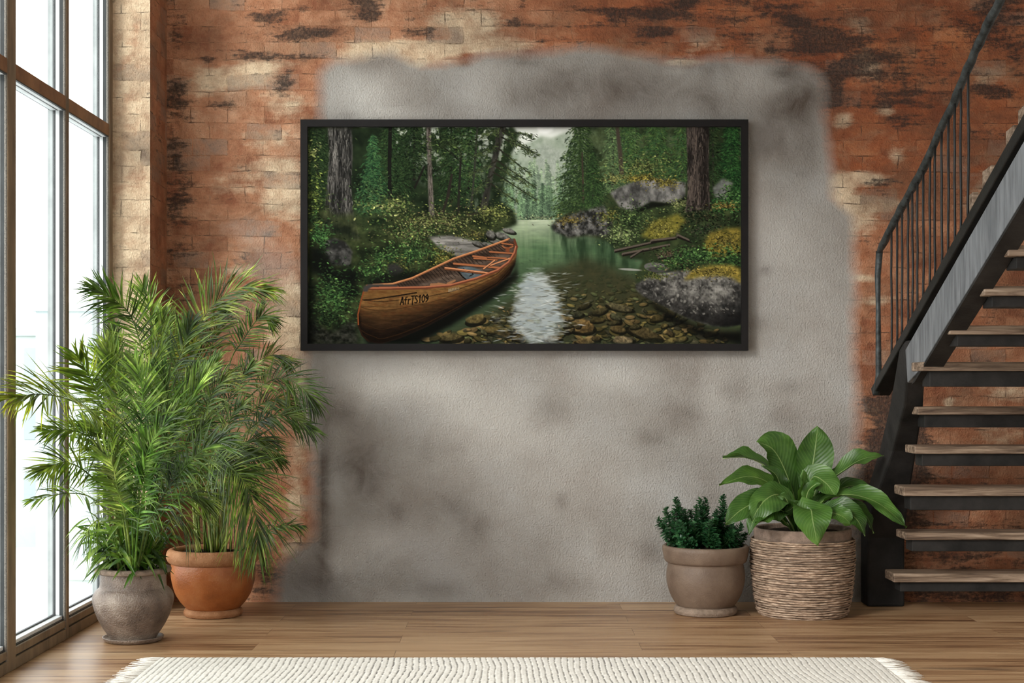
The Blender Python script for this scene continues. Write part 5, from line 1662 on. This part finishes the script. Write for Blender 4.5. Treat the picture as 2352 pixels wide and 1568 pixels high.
leaves((970, 170, 34, 40), 620, [C8(54, 104, 56), C8(70, 120, 66), C8(36, 72, 40)], (1.6, 4.2))
leaves((900, 205, 70, 24), 800, [C8(30, 50, 30), C8(44, 66, 36), C8(70, 66, 40), C8(22, 30, 20)], (1.4, 3.6))
leaves((960, 182, 40, 10), 320, [C8(140, 116, 44), C8(110, 96, 38)], (1, 2.8))
poly([(763, 250), (800, 214), (850, 200), (868, 214), (840, 250), (800, 262)], tex(C8(84, 84, 30), C8(140, 128, 46), fbm(8, 6, 181) * 1.5 - .3), 4)
leaves((810, 232, 44, 24), 800, [C8(122, 116, 40), C8(96, 96, 34), C8(142, 132, 50)], (1, 2.6))
leaves((720, 250, 36, 22), 900, [C8(122, 146, 90), C8(96, 128, 72), C8(146, 164, 110), C8(64, 92, 52)], (1.2, 3.4))
leaves((920, 240, 60, 30), 800, [C8(34, 54, 34), C8(52, 80, 48), C8(24, 34, 24), C8(66, 58, 46)], (1.4, 3.6))
for a, b, w_ in (((706, 284), (800, 262), 3), ((724, 292), (830, 270), 3.5), ((790, 262), (846, 254), 4), ((742, 298), (770, 280), 2), ((806, 300), (856, 292), 3), ((850, 250), (880, 262), 4)):
    stroke(a, b, w_, w_ * .6, C8(86, 76, 66))
    stroke((a[0], a[1] + 3), (b[0], b[1] + 3), w_ * .6, w_ * .4, C8(28, 24, 20))
leaves((840, 290, 60, 14), 420, [C8(78, 62, 44), C8(54, 44, 34), C8(96, 80, 56)], (1, 3))
poly([(908, 270), (920, 244), (960, 232), (1000, 232), (1000, 290), (960, 296), (920, 300)], tex(C8(80, 76, 28), C8(142, 122, 44), fbm(9, 6, 191) * 1.6 - .3), 4)
leaves((960, 262, 44, 26), 700, [C8(134, 116, 40), C8(104, 94, 34), C8(80, 78, 32)], (1, 2.8))
leaves((890, 295, 76, 24), 1300, grn + [C8(72, 120, 70)], (1.4, 4))
leaves((970, 300, 34, 28), 520, grn, (1.6, 4.2))
bt3 = fbm(26, 20, 201) * .8 + fbm(6, 6, 205) * .5
boul = [(752, 362), (770, 350), (800, 336), (862, 328), (930, 330), (1000, 344), (1000, 452), (960, 458), (930, 456), (880, 442), (820, 412), (770, 388), (754, 374)]
poly([(752, 366), (820, 420), (880, 452), (940, 470), (1000, 470), (1000, 500), (900, 480), (820, 440)], C8(8, 8, 7), 6, .9)
bm_ = poly(boul, tex(C8(40, 39, 37), C8(140, 137, 130), bt3 * 1.9 - .75), 2)
lay(bm_ * np.clip((YY - 350 - (XX - 752) * .12) / 75, 0, 1), C8(20, 19, 18), .8)
lay(bm_ * np.clip((XX - 930) / 70, 0, 1) * np.clip((YY - 370) / 60, 0, 1), C8(10, 10, 10), .8)
for _ in range(260):
    x, y = R.uniform(765, 980), R.uniform(338, 430)
    if bm_[int(y), int(x)] > .9:
        dab(x, y, R.uniform(1, 5), R.uniform(.8, 3), R.uniform(0, 3), [C8(150, 146, 138), C8(44, 42, 40), C8(110, 108, 100)][R.integers(3)], .45)
poly([(863, 352), (880, 330), (920, 318), (970, 316), (1000, 326), (1000, 362), (970, 344), (930, 340), (900, 344)], tex(C8(92, 84, 30), C8(158, 134, 50), fbm(8, 5, 211) * 1.6 - .3), 3)
leaves((930, 332, 60, 16), 800, [C8(150, 128, 46), C8(120, 106, 38), C8(92, 86, 34)], (1, 2.8))
leaves((800, 342, 36, 9), 380, [C8(112, 110, 44), C8(84, 92, 40), C8(60, 76, 36)], (1, 2.6))
dab(800, 322, 28, 11, .1, C8(96, 94, 92), .9)
dab(806, 328, 26, 7, .1, C8(44, 44, 42), .6)
leaves((840, 318, 50, 14), 520, grn + brn[:2], (1.2, 3.4))
dab(740, 327, 26, 2.6, .06, C8(150, 150, 146), .8)

# --- the canoe
bowk = [(131, 365), (128, 375), (121, 402), (115, 429), (116, 455), (125, 478), (140, 492), (168, 497), (211, 484), (270, 459), (328, 427), (387, 393), (436, 363), (465, 339), (476, 316), (480, 290), (479, 275), (473, 259), (463, 257.5), (436, 267), (387, 285), (336, 302), (289, 324), (240, 347), (195, 360), (152, 361)]
poly([(130, 480), (211, 470), (330, 420), (436, 355), (478, 330), (482, 345), (440, 385), (330, 455), (250, 500), (140, 500)], C8(6, 6, 4), 5, .92)
near = [(140, 371), (191, 370), (270, 368), (328, 363), (387, 347), (436, 328), (462, 310), (476, 288), (479, 275)]
hull = near + [(480, 292), (476, 316), (465, 339), (436, 363), (387, 393), (328, 427), (270, 459), (211, 484), (168, 497), (140, 492), (125, 478), (116, 455), (115, 429), (121, 402), (130, 372)]
poly(bowk, C8(58, 42, 32), 1)
# inside: far flank, ribs, bottom
far = [(140, 366), (195, 361), (240, 349), (289, 327), (336, 305), (387, 288), (436, 270), (466, 261)]
inn = far + near[::-1]
im_ = poly(inn, tex(C8(36, 27, 21), C8(92, 70, 54), fbm(34, 5, 221) * 1.5 - .35), 1)
for k in range(46):
    t = .12 + .86 * k / 45
    i0 = t * (len(far) - 1)
    a = np.array(far[int(i0)]) + (np.array(far[min(int(i0) + 1, 7)]) - np.array(far[int(i0)])) * (i0 % 1)
    dx, dy = 14 + 12 * (1 - t), 26 * (1 - t) + 8
    stroke(a, (a[0] + dx, a[1] + dy), .7, .7, C8(28, 20, 16), .6)
poly([(200, 367), (250, 362), (318, 340), (380, 312), (440, 290), (470, 280), (462, 306), (420, 330), (360, 352), (280, 366)], tex(C8(62, 50, 42), C8(120, 102, 88), fbm(30, 6, 225) * 1.5 - .3), 3, .7)
for k in range(22):
    x = 305 + k * 7
    y = 352 - k * 3.6
    pline([(x, y - 12), (x + 5, y - 4), (x + 14, y + 3)], .7, C8(42, 32, 26), .7)
poly([(344, 322), (372, 318), (414, 336), (408, 344), (366, 352), (354, 338)], tex(C8(50, 60, 66), C8(98, 110, 116), fbm(14, 6, 231)), 1)
pline([(358, 325), (366, 332), (374, 330), (380, 338), (372, 342)], 1, C8(20, 24, 26))
pline([(344, 330), (356, 344), (364, 350)], 1.2, C8(18, 16, 14))
for a, b, w_ in (((316, 325), (416, 337), 2.6), ((316, 323.5), (416, 335.5), 1.4), ((336, 314), (444, 324), 2.4), ((380, 297), (436, 304), 2.2), ((382, 302), (434, 306), 1.6), ((418, 287), (472, 291), 1.8), ((414, 300), (456, 302), 1.6), ((420, 318), (470, 300), 1.2), ((404, 326), (430, 306), 1.2), ((446, 268), (471, 271), 1.6)):
    c = C8(150, 88, 52) if w_ > 1.5 else C8(196, 126, 82)
    stroke(a, b, w_ + .8, w_ + .8, C8(40, 24, 16), .7)
    stroke((a[0], a[1] - .8), (b[0], b[1] - .8), w_, w_, c)
pline([(447, 273), (452, 277), (462, 278), (471, 274)], 1.6, C8(140, 84, 50))
poly([(454, 276), (464, 277), (463, 288), (455, 286)], C8(120, 62, 34), 1)
for a, b in (((284, 362), (300, 360)), ((300, 360), (322, 362)), ((322, 360), (338, 352))):
    stroke(a, b, 3.2, 2, C8(142, 96, 62))
stroke((166, 365), (208, 366), 2.6, 1.6, C8(110, 62, 40))
# outer hull
hm = inside(hull).astype(np.float32)
hm = blur(hm, 1)
yt = np.interp(XX[0], [115, 140, 270, 328, 387, 436, 476], [371, 371, 368, 363, 347, 328, 290])
yb = np.interp(XX[0], [115, 125, 168, 211, 270, 328, 387, 436, 476], [440, 478, 497, 484, 459, 427, 393, 363, 318])
hv = np.clip((YY - yt[None]) / np.maximum(yb - yt, 8)[None], 0, 1)
wood = tex(C8(118, 84, 42), C8(82, 55, 27), hv * 1.8)
wood = tex(wood, C8(20, 12, 7), np.clip((hv - .36) * 2.0, 0, 1))
grain = fbm(46, 4, 241) * .7 + fbm(9, 3, 245) * .5
lay(hm, wood * (.55 + .85 * grain[..., None]))
rust = np.clip(fbm(16, 6, 251) * 2.6 - 1.3, 0, 1) * hm * np.clip(1.6 - hv * 1.6, 0, 1)
lay(rust, C8(84, 40, 16), .6)
for k in range(5):                                   # strakes
    f = .24 + .17 * k
    pts_ = [(x, float(np.interp(x, XX[0], yt) * (1 - f) + np.interp(x, XX[0], yb) * f)) for x in range(124, 474, 10)]
    pline(pts_, .7, C8(58, 36, 16) if k else C8(26, 16, 10), .55)
pline([(130, 397), (160, 394), (200, 388), (250, 380)], 1.5, C8(22, 14, 9), .9)
poly([(136, 374), (270, 371), (200, 386), (136, 398)], C8(96, 62, 26), 2, .4)
pline([(130, 374), (122, 402), (116, 430), (117, 455)], 1.6, C8(122, 62, 28))
pline([(117, 455), (126, 478), (141, 491)], 1.6, C8(40, 24, 14))
# gunwales
pline([(140, 371), (191, 370.5), (270, 368.5), (328, 363.5), (387, 348), (436, 329), (462, 311), (476, 289), (479.5, 275), (474, 259)], 3.2, C8(98, 52, 32))
pline([(140, 369), (191, 368.5), (270, 366.5), (328, 361.5), (387, 346), (436, 327), (461, 309), (474, 288), (477.5, 274)], 1.5, C8(164, 94, 62))
pline([(136, 364), (195, 360), (240, 347), (289, 324), (336, 302), (387, 285), (436, 267), (463, 257)], 2.2, C8(142, 84, 48))
pline([(150, 361), (195, 358.8), (240, 345.6), (289, 322.6), (336, 300.6), (387, 283.6), (436, 265.6), (463, 256)], 1.0, C8(196, 130, 82))
poly([(127, 378), (130, 366), (142, 360), (206, 362), (206, 366), (150, 366), (140, 372), (138, 378)], C8(58, 56, 54), 1)
poly([(462, 257), (473, 257), (474, 263), (462, 262)], C8(70, 60, 54), 1)
poly([(478, 300), (482, 300), (482, 345), (450, 385), (440, 378), (470, 346)], C8(24, 26, 16), 4, .75)
# the registration letters on the bow
GLY = {
    'A': [[(0, 1), (.42, 0), (.58, 0), (1, 1)], [(.2, .66), (.8, .66)]],
    'f': [[(.9, .05), (.55, .08), (.42, .3), (.42, 1)], [(.1, .38), (.85, .38)]],
    'r': [[(.25, .36), (.25, 1)], [(.25, .55), (.5, .38), (.85, .40)]],
    'T': [[(0, 0), (1, 0)], [(.5, 0), (.5, 1.2)]],
    'S': [[(.9, .1), (.4, 0), (.1, .22), (.5, .5), (.9, .76), (.55, 1), (.08, .9)]],
    '1': [[(.2, .2), (.55, 0), (.55, 1)]],
    '0': [[(.5, 0), (.1, .25), (.1, .75), (.5, 1), (.9, .75), (.9, .25), (.5, 0)]],
    '9': [[(.88, .3), (.5, 0), (.12, .28), (.5, .56), (.88, .3), (.86, .7), (.3, 1)]],
}


def word(txt, x, y, wd, ht, step, slope, colr, wt, skew=0.0):
    for k, ch in enumerate(txt):
        if ch in GLY:
            ox, oy = x + k * step, y + k * step * slope
            for st_ in GLY[ch]:
                pline([(ox + px_ * wd + (1 - py) * skew, oy + py * ht + px_ * wd * slope) for px_, py in st_], wt, colr)


poly([(210, 392), (279, 383.5), (279, 399), (250, 403), (212, 408)], C8(170, 122, 62), 1, .45)
word('AfrTS109', 213, 391, 7.2, 16.5, 8.1, -.115, C8(18, 12, 8), 1.25, 1.5)
for k in range(7):                                   # small worn maker's mark, not legible
    x = 324 + k * 3.6
    pline([(x, 378 - k * .7), (x + .6, 371.5 - k * .7), (x + 2.2, 374 - k * .7), (x + .8, 375 - k * .7), (x + 2.4, 378 - k * .7)], .5, C8(150, 140, 118), .7 - .06 * k)

grey_ = IMG.mean(-1, keepdims=True)
grn_ = np.clip((IMG[..., 1] - np.maximum(IMG[..., 0], IMG[..., 2] * .9)) * 8, 0, 1)[..., None]
IMG = IMG * (1 - grn_) + grn_ * IMG * np.array([1.12, 1.04, .88], dtype=np.float32)
IMG[:] = np.clip(IMG + (IMG - np.stack([blur(IMG[..., k_], 1) for k_ in range(3)], -1)) * .5, 0, 1)
grey_ = IMG.mean(-1, keepdims=True)
pic_img = np.clip((grey_ + (IMG - grey_) * .84) * 1.03 - .022, 0, 1)
PXN, PZN = 860, 432
xi = (np.arange(PXN + 1) / PXN * (PW - 1))
zi = (np.arange(PZN + 1) / PZN * (PH - 1))
x0i, z0i = np.minimum(xi.astype(int), PW - 2), np.minimum(zi.astype(int), PH - 2)
fx, fz = (xi - x0i)[None, :, None], (zi - z0i)[:, None, None]
smp = (pic_img[z0i][:, x0i] * (1 - fx) + pic_img[z0i][:, x0i + 1] * fx) * (1 - fz) + (pic_img[z0i + 1][:, x0i] * (1 - fx) + pic_img[z0i + 1][:, x0i + 1] * fx) * fz
inkc = lin(smp) * INK
DC = DF + .022
a_, b_ = P(706, 290.5, DF), P(1703, 789, DF)
gx_ = np.linspace(a_.x - .003, b_.x + .003, PXN + 1)
gz_ = np.linspace(a_.z + .003, b_.z - .003, PZN + 1)
QX, QZ = np.meshgrid(gx_, gz_)
nv_ = (PXN + 1) * (PZN + 1)
co_ = np.stack([QX.ravel(), np.full(nv_, DC), QZ.ravel()], 1)
ii, jj = np.meshgrid(np.arange(PXN), np.arange(PZN))
i0_ = (jj * (PXN + 1) + ii).ravel()
fc_ = np.stack([i0_, i0_ + PXN + 1, i0_ + PXN + 2, i0_ + 1], 1).astype(np.int32)
me = bpy.data.meshes.new('canvas')
me.vertices.add(nv_)
me.vertices.foreach_set('co', co_.ravel().astype(np.float32))
nf = len(fc_)
me.loops.add(nf * 4)
me.loops.foreach_set('vertex_index', fc_.ravel())
me.polygons.add(nf)
me.polygons.foreach_set('loop_start', np.arange(0, nf * 4, 4, dtype=np.int32))
me.update(calc_edges=True)
me.validate()
at = me.color_attributes.new('ink', 'FLOAT_COLOR', 'POINT')
arr = np.ones((nv_, 4), dtype=np.float32)
arr[:, :3] = inkc.reshape(-1, 3)
at.data.foreach_set('color', arr.ravel())
me.materials.append(M['print'])
cv = bpy.data.objects.new('canvas', me)
col.objects.link(cv)
cv.parent = pic
cv.location = -pic.location
SKY, SUN, EXPO = 3.9, 2.0, -0.13
# ------------------------------------------------------------------ light and camera
w = bpy.data.worlds.new('overcast')
scene.world = w
w.use_nodes = True
bg = w.node_tree.nodes['Background']
bg.inputs[0].default_value = (0.97, 0.985, 1.0, 1)
bg.inputs[1].default_value = SKY
sun = bpy.data.lights.new('sun', 'SUN')
sun.energy, sun.angle, sun.color = SUN, math.radians(14), (1, .96, .9)
so = bpy.data.objects.new('sun', sun)
col.objects.link(so)
d = Vector((.75, .80, -.42)).normalized()             # low light that comes in past the near window
so.rotation_euler = d.to_track_quat('-Z', 'Y').to_euler()
cam = bpy.data.cameras.new('camera')
co = bpy.data.objects.new('camera', cam)
col.objects.link(co)
co.location = (0, 0, EYE)
co.rotation_euler = (math.pi / 2, 0, 0)
cam.sensor_width = 36
cam.lens = 36 * F / 2352
cam.shift_x = (1176 - CU) / 2352
cam.shift_y = (CV - 784) / 2352
cam.clip_end = 500
scene.camera = co
vs = scene.view_settings
vs.view_transform, vs.look, vs.gamma, vs.use_curve_mapping = 'Standard', 'None', 1, False
vs.exposure = EXPO
scene.cycles.max_bounces = 8
scene.cycles.transparent_max_bounces = 16
scene.cycles.use_denoising = True
